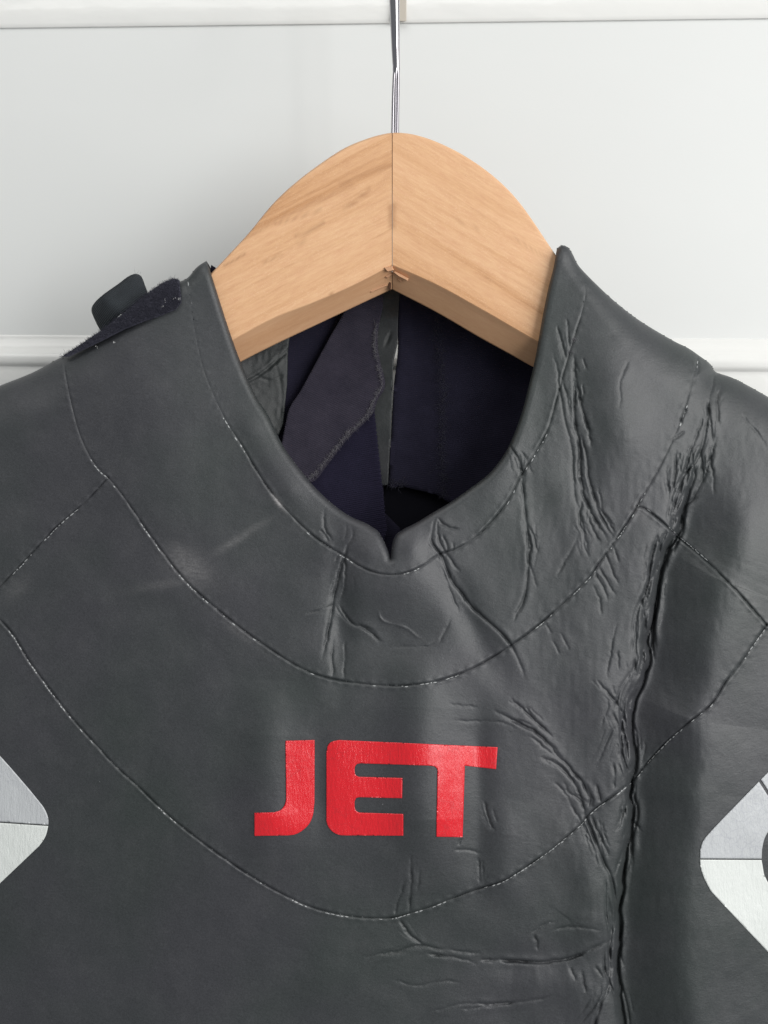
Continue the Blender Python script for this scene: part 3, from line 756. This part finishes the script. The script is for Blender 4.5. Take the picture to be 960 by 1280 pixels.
# printed marks, lying just proud of the rubber
on_suit = lambda off: (lambda u, v: height(u, v) - off)
def arc(pts): return smooth_poly(pts, 2.0)
J = np.vstack([[(357, 926)], [(393.2, 925)], arc([(393, 1003), (391, 1019), (385.5, 1031), (376, 1039.5), (368, 1043.2), (360, 1044.3)]), [(318, 1045)], [(318, 1016)],
               arc([(342, 1015.4), (349, 1013.5), (354, 1009.5), (357, 1003), (357.6, 997)])])
ET = np.vstack([[(504, 1044.7)], arc([(426, 1044.2), (417.5, 1041), (411, 1034.5), (408.2, 1027), (408, 1020)]), arc([(408, 942), (410, 932), (415, 927), (424, 925)]), [(622, 934)], [(620, 961.5)], [(581, 957)],
                [(578.3, 1046.5)], [(545.5, 1046)], arc([(547, 962), (544, 958.5), (538, 957)]), arc([(450, 954.2), (446, 955.2), (443.6, 958.5), (443.2, 963), (444.5, 969), (449, 971)]), [(503, 972.5)], [(502.5, 997.8)],
                arc([(449, 996.5), (445, 997.7), (443.3, 1001), (443.3, 1009), (445, 1013.5), (449, 1015.7)]), [(504, 1017.5)]])
patch('letter', J, on_suit(0.0005), M_red, suit, 1.1)['label'] = 'red vinyl letter J'
patch('letter', ET, on_suit(0.0005), M_red, suit, 1.1)['label'] = 'joined red vinyl letters E and T'
GL = arc([(-90, 870), (-40, 905), (0, 945), (30, 979), (45, 997), (55, 1010), (60, 1022), (60.3, 1031)])
sil_l = np.vstack([GL, [(0, 1027), (-60, 1023), (-120, 1020), (-120, 870)]])
wh_l = np.vstack([arc([(60.3, 1032.5), (57, 1045), (50, 1056), (41, 1065), (0, 1104), (-60, 1160)]), [(-120, 1180), (-120, 1021.5), (-60, 1024.5), (0, 1028.5)]])
patch('logo_print', sil_l, on_suit(0.0004), M_silver, suit, 1.6)['label'] = 'silver grey upper half of left sleeve logo'
patch('logo_print', wh_l, on_suit(0.0004), M_white, suit, 1.6)['label'] = 'white lower half of left sleeve logo'
RA = np.vstack([[(948.5, 977)], arc([(900, 1027), (887, 1041), (879.5, 1050.5), (876, 1060), (875, 1073)]), [(952, 1073.4)], arc([(952.5, 1062), (955, 1050), (960, 1040), (968, 1031), (979, 1024)])])
RB = np.vstack([[(951, 974.5)], [(1040, 885)], [(1040, 1010)], [(1010, 1012)], [(982, 1021)]])
RC = np.vstack([[(952, 1075)], arc([(875, 1074.6), (876, 1085), (879.5, 1096), (886, 1109), (896, 1122), (960, 1190), (1040, 1275)]), [(1040, 1140)], arc([(1000, 1128), (975, 1117), (962, 1106), (955, 1093)])])
patch('logo_print', RA, on_suit(0.0004), M_silver, suit, 1.6)['label'] = 'silver grey upper arm of right sleeve logo'
patch('logo_print', RB, on_suit(0.0004), M_silver, suit, 1.6)['label'] = 'silver grey outer corner of right sleeve logo'
patch('logo_print', RC, on_suit(0.0004), M_white, suit, 1.6)['label'] = 'white lower half of right sleeve logo'

# seam glue: short glossy flecks, coloured pale for its glints, and stitch dimples along each seam, one joined part per seam
def seam_flecks(pl, side, dens, name='seam_stitching'):
    seg = np.hypot(*(pl[1:] - pl[:-1]).T); L = np.concatenate([[0], np.cumsum(seg)])
    vs = []; fs = []
    s = 2.0
    cl = []
    while s < L[-1] - 6:
        ln = rng.uniform(2.0, 6.0)
        mid = np.array([np.interp(s + ln / 2, L, pl[:, 0]), np.interp(s + ln / 2, L, pl[:, 1])])
        prob = dens * (0.30 + 1.3 * float(vnoise(mid[0:1], mid[1:2], 34, 12)[0]))
        if -5 < mid[0] < 965 and rng.random() < prob:
            cl.append((s, ln))
        s += ln + rng.uniform(0.4, 2.2)
    pts = []
    for s0, ln in cl:
        n = 5
        o_ = side * rng.uniform(0.9, 1.9); w0 = rng.uniform(0.45, 0.85)
        base = len(vs)
        rows = []
        for i in range(n):
            f = i / (n - 1); ss = s0 + f * ln
            x = np.interp(ss, L, pl[:, 0]); y = np.interp(ss, L, pl[:, 1])
            x2 = np.interp(ss + 1, L, pl[:, 0]); y2 = np.interp(ss + 1, L, pl[:, 1])
            tx, ty = x2 - x, y2 - y; l = math.hypot(tx, ty) + 1e-9; nx_, ny_ = -ty / l, tx / l
            w = w0 * math.sin(math.pi * (0.12 + 0.76 * f)) 
            oo = o_ + rng.uniform(-0.2, 0.2)
            rows.append([(x + nx_ * (oo - w), y + ny_ * (oo - w), 0.0), (x + nx_ * oo, y + ny_ * oo, 1.0), (x + nx_ * (oo + w), y + ny_ * (oo + w), 0.0)])
        pts.append(rows)
    if not pts: return
    A = np.array(pts).reshape(-1, 3)
    h = height(A[:, 0], A[:, 1]) - 0.00002 - A[:, 2] * 0.00022
    vs = P(A[:, 0], A[:, 1], h)
    fs = []
    for k in range(len(pts)):
        b0 = k * 15
        for i in range(4):
            for j in range(2):
                a = b0 + i * 3 + j
                fs.append((a, a + 3, a + 4, a + 1))
    o = make_mesh(name, vs, np.array(fs), M_glue, suit, True)
    o['kind'] = 'stuff'
seam_flecks(S1, 1, 0.35); seam_flecks(S2, 1, 0.6); seam_flecks(S3, -1, 0.95); seam_flecks(S4, 1, 0.8); seam_flecks(S5, -1, 1.0)

# ------------------------------------------------------------------ inside of the collar
def y_back(u, v): return 0.036 + 0.020 * np.clip(1 - ((u - 485) / 215) ** 2, 0, 1) + 0.0006 * vnoise(u, v, 30, 21)
lin = np.array([(257, 329), (266, 329), (275, 338), (330, 330), (420, 322), (560, 322), (640, 325), (690, 326), (700, 309), (708, 330), (712, 480), (640, 640), (560, 700), (488, 740), (420, 700), (330, 640), (262, 480)], float)
left_lin = smooth_poly([(300, 330), (480, 325)], 20)
# right-hand navy lining panel
def y_rl(u, v):
    y = y_back(u, v)
    y = y - 0.0012 * np.exp(-((u - 552 - (v - 500) * 0.03) / 5.0) ** 2)            # taped seam standing up
    y = y - 0.0022 * np.exp(-((u - 500 + (v - 450) * 0.05) / 12) ** 2)             # rolled edge beside the zip
    return y
edge = smooth_poly([(499, 330), (497, 400), (497, 440), (492, 485), (489, 540), (487, 590), (486, 612)], 6)
patch('back_lining', np.vstack([edge, [(500, 607), (515, 611), (545, 618), (580, 640), (620, 700), (660, 660), (700, 500), (694, 340), (684, 318), (600, 322)]]), y_rl, M_lining, suit, 4.0, 0.002)['label'] = 'dark navy right half of the back lining'
# left-hand lining panel behind the folded flap
patch('back_lining', [(264, 331), (275, 338), (330, 330), (480, 330), (482, 430), (478, 560), (480, 640), (500, 660), (512, 800), (340, 800), (300, 520), (270, 440), (262, 345)], y_back, M_lining, suit, 4.0, 0.002)['label'] = 'dark navy left half of the back lining'
# creased rubber patch on the left
def y_rub(u, v):
    y = y_back(u, v) - 0.0030
    for pl_, a in (([(308, 478), (325, 468), (345, 452), (362, 436)], .9), ([(322, 470), (338, 476), (352, 470)], .4), ([(345, 455), (352, 490), (350, 520)], .35), ([(335, 462), (350, 442)], .4)):
        d, s, t, _, _ = dist_poly(u, v, smooth_poly(pl_, 2), 10)
        y = y + a * 0.0006 * np.where(np.isfinite(d), np.exp(-(np.where(np.isfinite(d), d, 9) / 1.6) ** 2) - 0.4 * np.exp(-((np.where(np.isfinite(d), d, 9) - 4) / 2.5) ** 2), 0)
    return y + 0.00015 * vnoise(u * 2, v, 8, 22)
patch('rubber_patch', [(296, 440), (330, 420), (364, 405), (360, 440), (359, 480), (354, 530), (348, 545), (330, 530), (296, 490)], y_rub, M_neo_in, suit, 1.5, 0.001)
# zip-guard strip of rubber between the two halves
def y_strip(u, v):
    y = y_back(u, v) - 0.0040 - 0.0012 * np.exp(-((v - 470) / 16) ** 2) + 0.0010 * np.exp(-((u - 486 + (v - 422) * 0.4) / 2.0) ** 2) * np.exp(-((v - 424) / 7) ** 2)
    return y + 0.0016 * sstep(400, 380, v)
patch('zip_guard', [(474, 340), (500, 340), (499, 380), (497.5, 400), (497, 430), (492, 452), (490.5, 490), (488.5, 540), (486, 590), (485, 606), (472, 607), (466, 560), (460, 520), (462, 480), (468, 400)], y_strip, M_neo_in, suit, 1.5, 0.001)
M_deep, _nt, _b = new_mat('void_black', (0.006, 0.006, 0.009), 0.95, 0.1)
patch('void_sheet', [(380, 560), (640, 560), (660, 640), (640, 800), (340, 800), (330, 640)], lambda u, v: y_back(u, v) + 0.006, M_deep, suit, 6.0, 0.002)  # black sheet standing in for the unlit depth inside the suit
# ribbed navy piece under the flap
def y_ribp(u, v):
    e = 468 + (v - 525) * 0.105
    fr = np.exp(-((u - e) / 9) ** 2)
    return y_back(u, v) - 0.0052 + 0.00035 * np.sin(v * 2 * np.pi / 5.4 + 0.25 * (u - e)) * fr - 0.0009 * fr
re_ = [(469 + (v - 525) * 0.105 + (1.0 if i % 2 else -0.6), v) for i, v in enumerate(np.arange(500, 655, 2.7))]
patch('ribbed_lining', re_ + [(484, 665), (470, 700), (440, 720), (380, 660), (360, 560), (430, 500)], y_ribp, M_rib, suit, 1.8, 0.001)
# folded-over flap, dusty face towards us
flap = np.vstack([smooth_poly([(478, 352), (479, 380), (474, 405), (472, 430), (476, 455), (481, 475), (480, 488), (472, 500), (466, 517), (452, 532), (438, 545), (424, 562), (408, 583), (396, 599), (388, 603)], 3),
                  smooth_poly([(385, 602), (368, 580), (352, 560)], 4), smooth_poly([(352, 556), (356, 535), (362, 510), (376, 488), (394, 455), (412, 422), (431, 388), (445, 352)], 5)[0:]])
FE = smooth_poly([(474, 405), (472, 430), (476, 455), (480.5, 475), (479, 488), (471, 500), (465, 517), (451, 532), (437, 545), (423, 562), (407, 583), (390, 601)], 2.0)
FE_in = FE + np.array([-3.6, -1.2])
def y_flap(u, v):
    y = y_back(u, v) - 0.0085 + 0.0012 * sstep(60, 0, (u - 352) * 0.85 + (v - 560) * 0.5)
    d, s, t, _, _ = dist_poly(u, v, FE, 16)
    d = np.where(np.isfinite(d), d, 99)
    y = y - 0.0007 * np.exp(-((d - 4) / 2.2) ** 2) * (1 + 0.4 * np.sin(t * 190)) + 0.0014 * np.exp(-(d / 1.6) ** 2)
    return y + 0.0004 * vnoise(u, v, 22, 23)
patch('folded_flap', flap, y_flap, M_flap, suit, 1.8, 0.0022)

def strands(name, pts_fn, n, mat, parent, w=0.00011, nseg=4):
    """tiny curved tapering fibres, joined"""
    vs = []; fs = []
    for _ in range(n):
        p, dvec, curl = pts_fn()
        p = np.array(p, float); dvec = np.array(dvec, float)
        side = np.cross(dvec, (0, 1, 0)); side /= np.linalg.norm(side) + 1e-12
        b0 = len(vs)
        for i in range(nseg):
            f = i / (nseg - 1)
            c = p + dvec * f + np.array(curl) * f * f
            ww = w * (1 - 0.75 * f)
            vs.append(c - side * ww); vs.append(c + side * ww); vs.append(c + np.array([0, -ww * 1.2, 0]))
        for i in range(nseg - 1):
            a = b0 + i * 3
            fs += [(a, a + 3, a + 5, a + 2), (a + 2, a + 5, a + 4, a + 1), (a + 1, a + 4, a + 3, a)]
    o = make_mesh(name, np.array(vs), np.array(fs), mat, parent, True)
    o['kind'] = 'stuff'
    return o
def on_edge(pl, spread, yf, lenr, lift):
    def f():
        i = rng.integers(0, len(pl)); q = pl[i] + rng.normal(0, spread, 2)
        y = float(yf(np.array([q[0]]), np.array([q[1]]))[0]) - 0.0002
        a = rng.uniform(0, 2 * math.pi); l = rng.uniform(*lenr) * S
        return P(q[0], q[1], y), (math.cos(a) * l, -lift * l, math.sin(a) * l), rng.normal(0, 0.35 * l, 3)
    return f
strands('stitch_fray', on_edge(FE_in, 1.1, y_flap, (1.5, 5.0), 0.5), 900, M_fray, suit, 0.00009)
SEAMR = smooth_poly([(546, 395), (551, 440), (554, 500), (552, 560), (556, 620)], 3)
strands('stitch_fray', on_edge(SEAMR, 3.0, y_rl, (3, 8), 0.3), 700, M_fray2, suit, 0.00009)
ZB = smooth_poly([(486, 600), (495, 606), (508, 606)], 2)
strands('stitch_fray', on_edge(ZB, 3.0, y_rl, (3, 7), 0.6), 90, M_fray2, suit)

# ------------------------------------------------------------------ velcro pile along the left edge of the collar
pile_poly = np.array([(79, 445), (100, 431), (130, 411), (155, 391), (180, 370), (200, 356), (216, 348), (224, 350), (227, 378), (220, 387), (200, 395), (180, 402), (155, 412), (130, 425), (105, 437), (86, 446)], float)
def y_pile(u, v): return height(np.clip(u, 80, 400), v) - 0.0012
velcro = patch('velcro_strip', pile_poly, lambda u, v: height(u + 3, v + 6) - 0.0011, M_pile, suit, 3.0, 0.002)
def pile_fn():
    while True:
        q = np.array([rng.uniform(78, 229), rng.uniform(346, 448)])
        if inside(np.array([q[0]]), np.array([q[1]]), pile_poly)[0]: break
    y = _yp[int((q[0] - 78) // 2), int((q[1] - 346) // 2)]
    a = rng.normal(R(120), 1.0); l = rng.uniform(1.4, 3.6) * S
    return P(q[0], q[1], y), (math.cos(a) * l * 0.8, -0.7 * l, math.sin(a) * l * 0.8), rng.normal(0, 0.5 * l, 3)
gx, gy = np.meshgrid(np.arange(78, 232, 2.0), np.arange(346, 452, 2.0), indexing='ij')
_yp = (height(gx.ravel() + 3, gy.ravel() + 6) - 0.0010).reshape(gx.shape)
f_ = strands('velcro_pile', pile_fn, 9000, M_pile, suit, 0.00013, 3)
def lint_fn():
    c = [(203, 383), (224, 374), (218, 372), (142, 428), (206, 376), (120, 433)][rng.integers(0, 6)]
    q = np.array(c) + rng.normal(0, 1.0, 2); a = rng.uniform(0, 6.28); l = rng.uniform(0.8, 2.2) * S
    return P(q[0], q[1], float(_yp[int((q[0] - 78) // 2), int((q[1] - 346) // 2)]) - 0.0015), (math.cos(a) * l, 0, math.sin(a) * l), (0, 0, 0)
strands('lint_specks', lint_fn, 26, M_lint, suit, 0.00012, 3)

# webbing pull loop
A_ = smooth_poly([(133, 420), (126, 412), (119, 400), (114.5, 388), (118, 379), (129, 368.5), (148, 355), (160, 346), (169, 342.5), (176, 345), (180, 354), (181, 364), (177, 376), (168, 388)], 3)
def loop_strip():
    n = len(A_)
    seg = np.hypot(*(A_[1:] - A_[:-1]).T); T = np.concatenate([[0], np.cumsum(seg)]); T /= T[-1]
    # width vector: (du, dv, dy) along the path
    keyt = [0, .20, .34, .40, .60, .75, .88, 1]
    wu = np.interp(T, keyt, [16, 18, 19, 19, 17, 10, 6, 4]); wv = np.interp(T, keyt, [16, 33, 28, 26, 37, 38, 22, 8])
    wy = np.interp(T, keyt, [-.006, -.006, -.006, -.009, -.010, -.008, -.004, -.002])
    y0 = np.interp(T, [0, .2, .36, .7, .86, 1], [.038, .039, .028, .030, .026, .018])
    th = 0.0011
    a = P(A_[:, 0], A_[:, 1], y0)
    b = P(A_[:, 0] + wu, A_[:, 1] + wv, y0 + wy)
    tang = np.gradient(a, axis=0); wd = b - a
    nr = np.cross(tang, wd); nr /= np.maximum(np.linalg.norm(nr, axis=1, keepdims=True), 1e-12)
    m = 7
    rows = []
    for s_ in (0.5, -0.5):
        for k in range(m):
            f = k / (m - 1)
            edge_ = 1 - 0.75 * (abs(2 * f - 1) ** 6)
            rib = 1 + 0.18 * math.cos(k * math.pi)
            rows.append(a * (1 - f) + b * f + nr * th * s_ * edge_ * rib)
    vs = np.vstack(rows); fs = []
    order = list(range(m)) + list(range(2 * m - 1, m - 1, -1))
    for k in range(len(order)):
        r0 = order[k] * n; r1 = order[(k + 1) % len(order)] * n
        for i in range(n - 1): fs.append((r0 + i, r0 + i + 1, r1 + i + 1, r1 + i))
    return make_mesh('pull_loop', vs, np.array(fs), M_web, suit, True)
loop_strip()
strands('stitch_fray', on_edge(smooth_poly([(168, 342), (176, 344)], 2), 1.5, lambda u, v: np.full(len(u), 0.03), (3, 8), 0.3), 16, M_web, suit, 0.00005)
# tiny frayed bits at the seam ends
for c, n_ in (((79, 445), 30), ((718, 425), 26), ((713, 440), 18), ((803, 622), 20), ((842, 668), 20), ((748, 706), 14)):
    strands('stitch_fray', on_edge(np.array([c, c], float), 1.8, height, (1.2, 3.2), 0.6), n_, M_fray, suit)

# ------------------------------------------------------------------ hanger
hanger = empty('clothes_hanger', (0.005, 0.02, Z0 + 0.12), 'light beech wooden coat hanger with a chrome hook holding up the wetsuit', 'hanger')
top_pts = [(-170, 640), (-50, 545), (60, 490), (130, 450), (190, 405), (230, 374), (262, 343.5), (290, 314), (312, 290), (340, 256), (365, 232), (395, 208.5), (430, 185.5), (460, 173), (480, 167.5), (491, 166), (505, 166.3), (522, 169.3),
           (545, 177), (575, 191.5), (605, 211), (630, 232), (650, 254), (668, 279), (684, 303), (700, 326), (720, 350), (760, 388), (830, 430), (930, 498), (1040, 560), (1150, 650)]
fr_pts = [(-170, 690), (-50, 610), (60, 548), (150, 502), (230, 460), (288, 427), (340, 399), (395, 377), (440, 357.5), (490, 331.5),
          (545, 356), (600, 386), (640, 409), (673, 428), (730, 460), (830, 515), (930, 575), (1040, 640), (1150, 720)]
bt_pts = [(-170, 700), (-50, 632), (60, 575), (150, 530), (230, 492), (298, 454), (345, 430), (400, 404), (440, 385), (490, 361.5),
          (545, 390), (600, 422), (640, 444), (669, 460), (730, 490), (830, 542), (930, 600), (1040, 662), (1150, 735)]
def curve(pts, xs):
    pl = smooth_poly(pts, 3); return np.interp(xs, pl[:, 0], pl[:, 1])
def arm(xs, mats):
    T = curve(top_pts, xs)
    # the two bottom edges have their own peaks at the joint, so interpolate without rounding it
    F = np.interp(xs, *np.array(fr_pts).T); B = np.interp(xs, *np.array(bt_pts).T)
    F = curve([p for p in fr_pts if (p[0] <= 490) == (xs[0] < 0) or p[0] == 490], xs)
    B = curve([p for p in bt_pts if (p[0] <= 490) == (xs[0] < 0) or p[0] == 490], xs)
    bend = 0.007 * sstep(225, 330, np.abs(xs - 485)); yf = 0.0145 + bend; yb = 0.030 + bend
    rows = []
    def add(v, y): rows.append(P(xs, v, y))
    add(T + 3.5, yb + 0.0005); add(T + 1.0, yb - 0.001); add(T, yb - 0.0035); add(T, yf + 0.0022); add(T + 0.5, yf + 0.0009); add(T + 2.0, yf + 0.0001)
    nf = 34
    for i in range(nf + 1):
        f = i / nf
        add(T + 3.5 + (F - T - 4.7) * f, yf - 0.0006 * math.sin(math.pi * f))
    add(F, yf + 0.0003)
    for f in (0.03, 0.25, 0.5, 0.75, 0.96): add(F + (B - F) * f + 0.3, yf + 0.0006 + 0.0132 * f)
    add(B, yb - 0.0010); add(B - 1.5, yb)
    m = len(rows); n = len(xs); vs = np.vstack(rows); fs = []; mi = []
    for r in range(m):
        r2 = (r + 1) % m
        for i in range(n - 1):
            fs.append((r * n + i, r2 * n + i, r2 * n + i + 1, r * n + i + 1)); mi.append(1 if m - 8 <= r < m - 2 else 0)
    # wood figure: short dark pores and a resin streak
    uu = np.tile(xs, m); vv = np.concatenate([T * 0 + r for r in range(m)])
    # caps
    o = make_mesh('arm', vs, np.array(fs), mats, hanger, True)
    o.data.polygons.foreach_set('material_index', np.array(mi, np.int32))
    bm = bmesh.new(); bm.from_mesh(o.data)
    bmesh.ops.holes_fill(bm, edges=[e for e in bm.edges if e.is_boundary], sides=0)
    bmesh.ops.recalc_face_normals(bm, faces=bm.faces)
    for e in bm.edges:
        if len(e.link_faces) == 2 and e.calc_face_angle(0) > R(28): e.smooth = False
    bm.to_mesh(o.data); bm.free()
    return o, rows
xl = np.concatenate([np.arange(-170, 240, 12.0), np.arange(240, 489.6, 1.6), [489.9]])
xr = np.concatenate([[490.7], np.arange(492, 720, 1.6), np.arange(724, 1150, 12.0)])
al, _ = arm(xl, [M_wood_l, M_wood_ul]); ar, _ = arm(xr, [M_wood_r, M_wood_ur])
al['label'] = 'left arm with oblique grain and dark pores'; ar['label'] = 'right arm with finer speckled grain'
# marks in the wood
def mark_attr(o, segs):
    me = o.data; n = len(me.vertices); co = np.zeros(n * 3, np.float32); me.vertices.foreach_get('co', co)
    co = co.reshape(-1, 3) + np.array(hanger.location); k = (D + co[:, 1]) / D
    u = co[:, 0] / (S * k) + 480; v = 640 - (co[:, 2] - Z0) / (S * k)
    a = np.zeros(n)
    for (x0, y0, x1, y1, w, s_) in segs:
        d, _, t, _, _ = dist_poly(u.astype(float), v.astype(float), smooth_poly([(x0, y0), ((x0 + x1) / 2, (y0 + y1) / 2 + 0.8), (x1, y1)], 3), 12)
        a = np.maximum(a, np.where(np.isfinite(d), s_ * np.exp(-(np.where(np.isfinite(d), d, 99) / w) ** 2), 0))
    at = me.attributes.new('mark', 'FLOAT', 'POINT'); at.data.foreach_set('value', a.astype(np.float32))
mark_attr(al, [(280, 332, 306, 317, 1.5, .5), (300, 302, 345, 275, 2.0, .28), (345, 280, 402, 262, 1.8, .3), (370, 296, 405, 279, 2.0, .42), (430, 262, 462, 237, 2.0, .4), (372, 305, 382, 299, 1.6, .5),
               (330, 328, 352, 318, 1.8, .3), (425, 230, 492, 206, 2.5, .28), (345, 275, 440, 232, 2.6, .25), (488, 258, 488.5, 282, 3.5, .45), (412, 368, 416, 366, 1.5, .5)])
mark_attr(ar, [(492, 256, 491, 284, 3.5, .4), (640, 296, 684, 322, 1.6, .2), (560, 272, 600, 286, 1.2, .2), (510, 196, 516, 200, 1.0, .3), (492, 338, 500, 345, 2.5, .4)])
# hair-thin dark glue line in the mitre and splintered chips below it
def block(name, pts, y0, y1, mat):
    n = len(pts); p = np.array(pts, float)
    c = p.mean(0)
    rings = [P(*(c + (p - c) * 0.75).T, y0), P(*p.T, y0 + (y1 - y0) * 0.3), P(*p.T, y1)]
    vs = np.vstack(rings); fs = [tuple(range(n))[::-1], tuple(range(2 * n, 3 * n))]
    for r in range(2):
        for i in range(n): fs.append((r * n + i, r * n + (i + 1) % n, (r + 1) * n + (i + 1) % n, (r + 1) * n + i))
    return make_mesh(name, vs, fs, mat, hanger, False)
M_jt, _nt, _b = new_mat('dark_joint_glue', (0.09, 0.04, 0.02), 0.7, 0.3)
block('joint_glue', [(489.8, 172), (490.9, 172), (490.6, 250), (490.4, 334), (488.9, 334), (489.4, 250)], 0.01445, 0.020, M_jt)
block('joint_glue', [(486, 351), (489, 353), (488.5, 364), (486.3, 361)], 0.0235, 0.030, M_jt)
def ydep(v, base): return 0.0151 + 0.0132 * (v - base) / 30.0
for pts, y in (([(459, 364.5), (484, 354), (485.5, 356.5), (462, 366.5)], 0.0236), ([(490, 339), (493, 338.5), (511, 348), (509.5, 351), (498, 345.5)], 0.0160),
               ([(479, 334.5), (490, 332.5), (493, 338), (484, 340)], 0.0140), ([(480, 346.5), (489, 340), (492.5, 342), (484, 348)], 0.0190), ([(498, 346), (504, 350), (501, 353), (496, 349)], 0.0205)):
    block('splinter', pts, y - 0.0003, y + 0.003, M_chip)

# hook: polished wire, pinched where it meets the flattened shank, bent over out of the picture
def tube(name, path, radii, mat, parent, n=20, squash=None):
    path = np.array(path, float); vs = []; fs = []
    for i, p in enumerate(path):
        t = path[min(i + 1, len(path) - 1)] - path[max(i - 1, 0)]; t /= np.linalg.norm(t)
        a = np.cross(t, (0, 1, 0)); a /= np.linalg.norm(a); b = np.cross(a, t)
        for k in range(n):
            th = 2 * math.pi * k / n; r = radii[i]
            g = 1.0
            if squash is not None and squash[i] > 0:          # two shallow flutes down the front of the shank
                g = 1 - squash[i] * (math.exp(-((math.degrees(th) - 255) / 13) ** 2) + 0.9 * math.exp(-((math.degrees(th) - 292) / 12) ** 2))
            vs.append(p + a * r * math.cos(th) * g + b * r * math.sin(th) * g)
    m = len(path)
    for i in range(m - 1):
        for k in range(n): fs.append((i * n + k, i * n + (k + 1) % n, (i + 1) * n + (k + 1) % n, (i + 1) * n + k))
    fs.append(tuple(range(n))[::-1]); fs.append(tuple((m - 1) * n + k for k in range(n)))
    return make_mesh(name, vs, fs, mat, parent, True)
yh = 0.0225
pts = []; rad = []; sq = []
for v, u, r, s_ in ((178, 493.6, 5.2, .55), (166, 493.8, 5.2, .55), (140, 494.2, 5.2, .55), (115, 494.7, 5.1, .55), (100, 495.1, 4.9, .5), (93, 495.2, 4.5, .4), (89.5, 495.4, 4.5, .15), (87, 495.4, 4.7, 0), (83, 495.3, 4.6, 0), (76, 495.0, 4.9, 0), (60, 494.5, 5.4, 0),
                    (30, 493.8, 6.1, 0), (0, 493.1, 6.7, 0), (-30, 492.6, 6.7, 0), (-55, 492.4, 6.7, 0)):
    pts.append(P(u, v, yh)); rad.append(r * S); sq.append(s_)
c0 = P(492.4 - 62, -55, yh)
for a in range(10, 200, 12):
    pts.append(c0 + np.array([math.cos(R(a)), 0, math.sin(R(a))]) * 62 * S); rad.append(6.7 * S); sq.append(0)
tube('hook', pts, rad, M_chrome, hanger, 48, sq)

# ------------------------------------------------------------------ the door behind
door = empty('panelled_door', (0, 0.12, Z0), 'white painted panelled door behind the hanger and wetsuit', 'door')
DA = R(-3.9)
def door_pt(u, v, out):
    """photo pixel on the door plane, moved 'out' metres towards the room"""
    # plane through (0, 0.088, Z0), turned about the vertical
    n_ = np.array([math.sin(DA), -math.cos(DA), 0])   # towards the room
    p0 = np.array([0, 0.088, Z0])
    c = np.array([0, -D, Z0]); q = P(u, v, 0.0); d = q - c
    t = ((p0 - c) @ n_) / (d @ n_)
    return c + d * t[..., None] + n_ * out if d.ndim > 1 else c + d * t + n_ * out
# world-level profile: (height z above Z0, out)
def sweep(name, prof, mat, x0=-0.62, x1=0.62, nx=60, tilt=0.0):
    xs = np.linspace(x0, x1, nx); vs = []; m = len(prof)
    n_ = np.array([math.sin(DA), -math.cos(DA), 0]); t_ = np.array([math.cos(DA), math.sin(DA), 0])
    for z, o_ in prof:
        for x in xs:
            p = np.array([0, 0.125, Z0 + z - x * 0.0157]) + t_ * x + n_ * o_; vs.append(p)
    fs = [(r * nx + i, (r + 1) * nx + i, (r + 1) * nx + i + 1, r * nx + i + 1) for r in range(m - 1) for i in range(nx - 1)]
    return make_mesh(name, vs, np.array(fs), mat, door, True)
kd = (D + 0.125) / D
zt = (640 - 29.5) * S * kd; zb = (640 - 423.0) * S * kd
px_ = S * kd
sweep('door_panel', [(zt + 0.02, -0.0005), (zt, -0.0005), (zb + 0.0, 0.0), (zb - 0.02, 0.0)], M_panel)
# top rail: its lower edge overhangs the panel slightly, its face is gently rounded
sweep('top_rail', [(zt + 0.001, -0.002), (zt, 0.0), (zt, 0.0004), (zt + 0.0004, 0.0008), (zt + 0.003, 0.0011), (zt + 0.008, 0.0019), (zt + 0.013, 0.0018), (zt + 0.020, 0.0010), (zt + 0.026, 0.0008), (zt + 0.12, 0.0008)], M_gloss)
# moulding under the panel
pr = [(zb + 0.001, -0.001), (zb + 0.0008, 0.0006)]
for dz, o_ in ((0, 0.0009), (1.2, 0.0010), (3, 0.0012), (8, 0.0018), (14, 0.0034), (19, 0.0062), (23, 0.0090), (26.5, 0.0104), (30, 0.0106), (34, 0.0104), (38, 0.0098), (39.5, 0.0088), (41, 0.0085), (46, 0.0086), (60, 0.0088), (700, 0.0088)):
    pr.append((zb - dz * px_, o_))
sweep('moulding', pr, M_gloss)

# narrow beige strip lying on the top rail
M_strip, _nt, _b = new_mat('beige_rail_strip', (0.46, 0.42, 0.36), 0.45, 0.4)
strip = empty('rail_strip', (0.01, 0.11, Z0 + 0.33), 'narrow beige metal strip on the door\'s top rail behind the hanger hook', 'door hook')  # modelled as a plain beige bar, no hook
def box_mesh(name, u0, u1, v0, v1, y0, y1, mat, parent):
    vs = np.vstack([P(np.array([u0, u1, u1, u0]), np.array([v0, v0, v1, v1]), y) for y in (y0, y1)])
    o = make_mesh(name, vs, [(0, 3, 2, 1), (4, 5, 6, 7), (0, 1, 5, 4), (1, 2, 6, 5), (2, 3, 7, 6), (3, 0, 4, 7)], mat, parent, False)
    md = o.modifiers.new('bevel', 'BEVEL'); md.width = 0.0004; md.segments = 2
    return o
box_mesh('strip_bar', 489.5, 508, -120, 26.6, 0.1205, 0.1222, M_strip, strip)
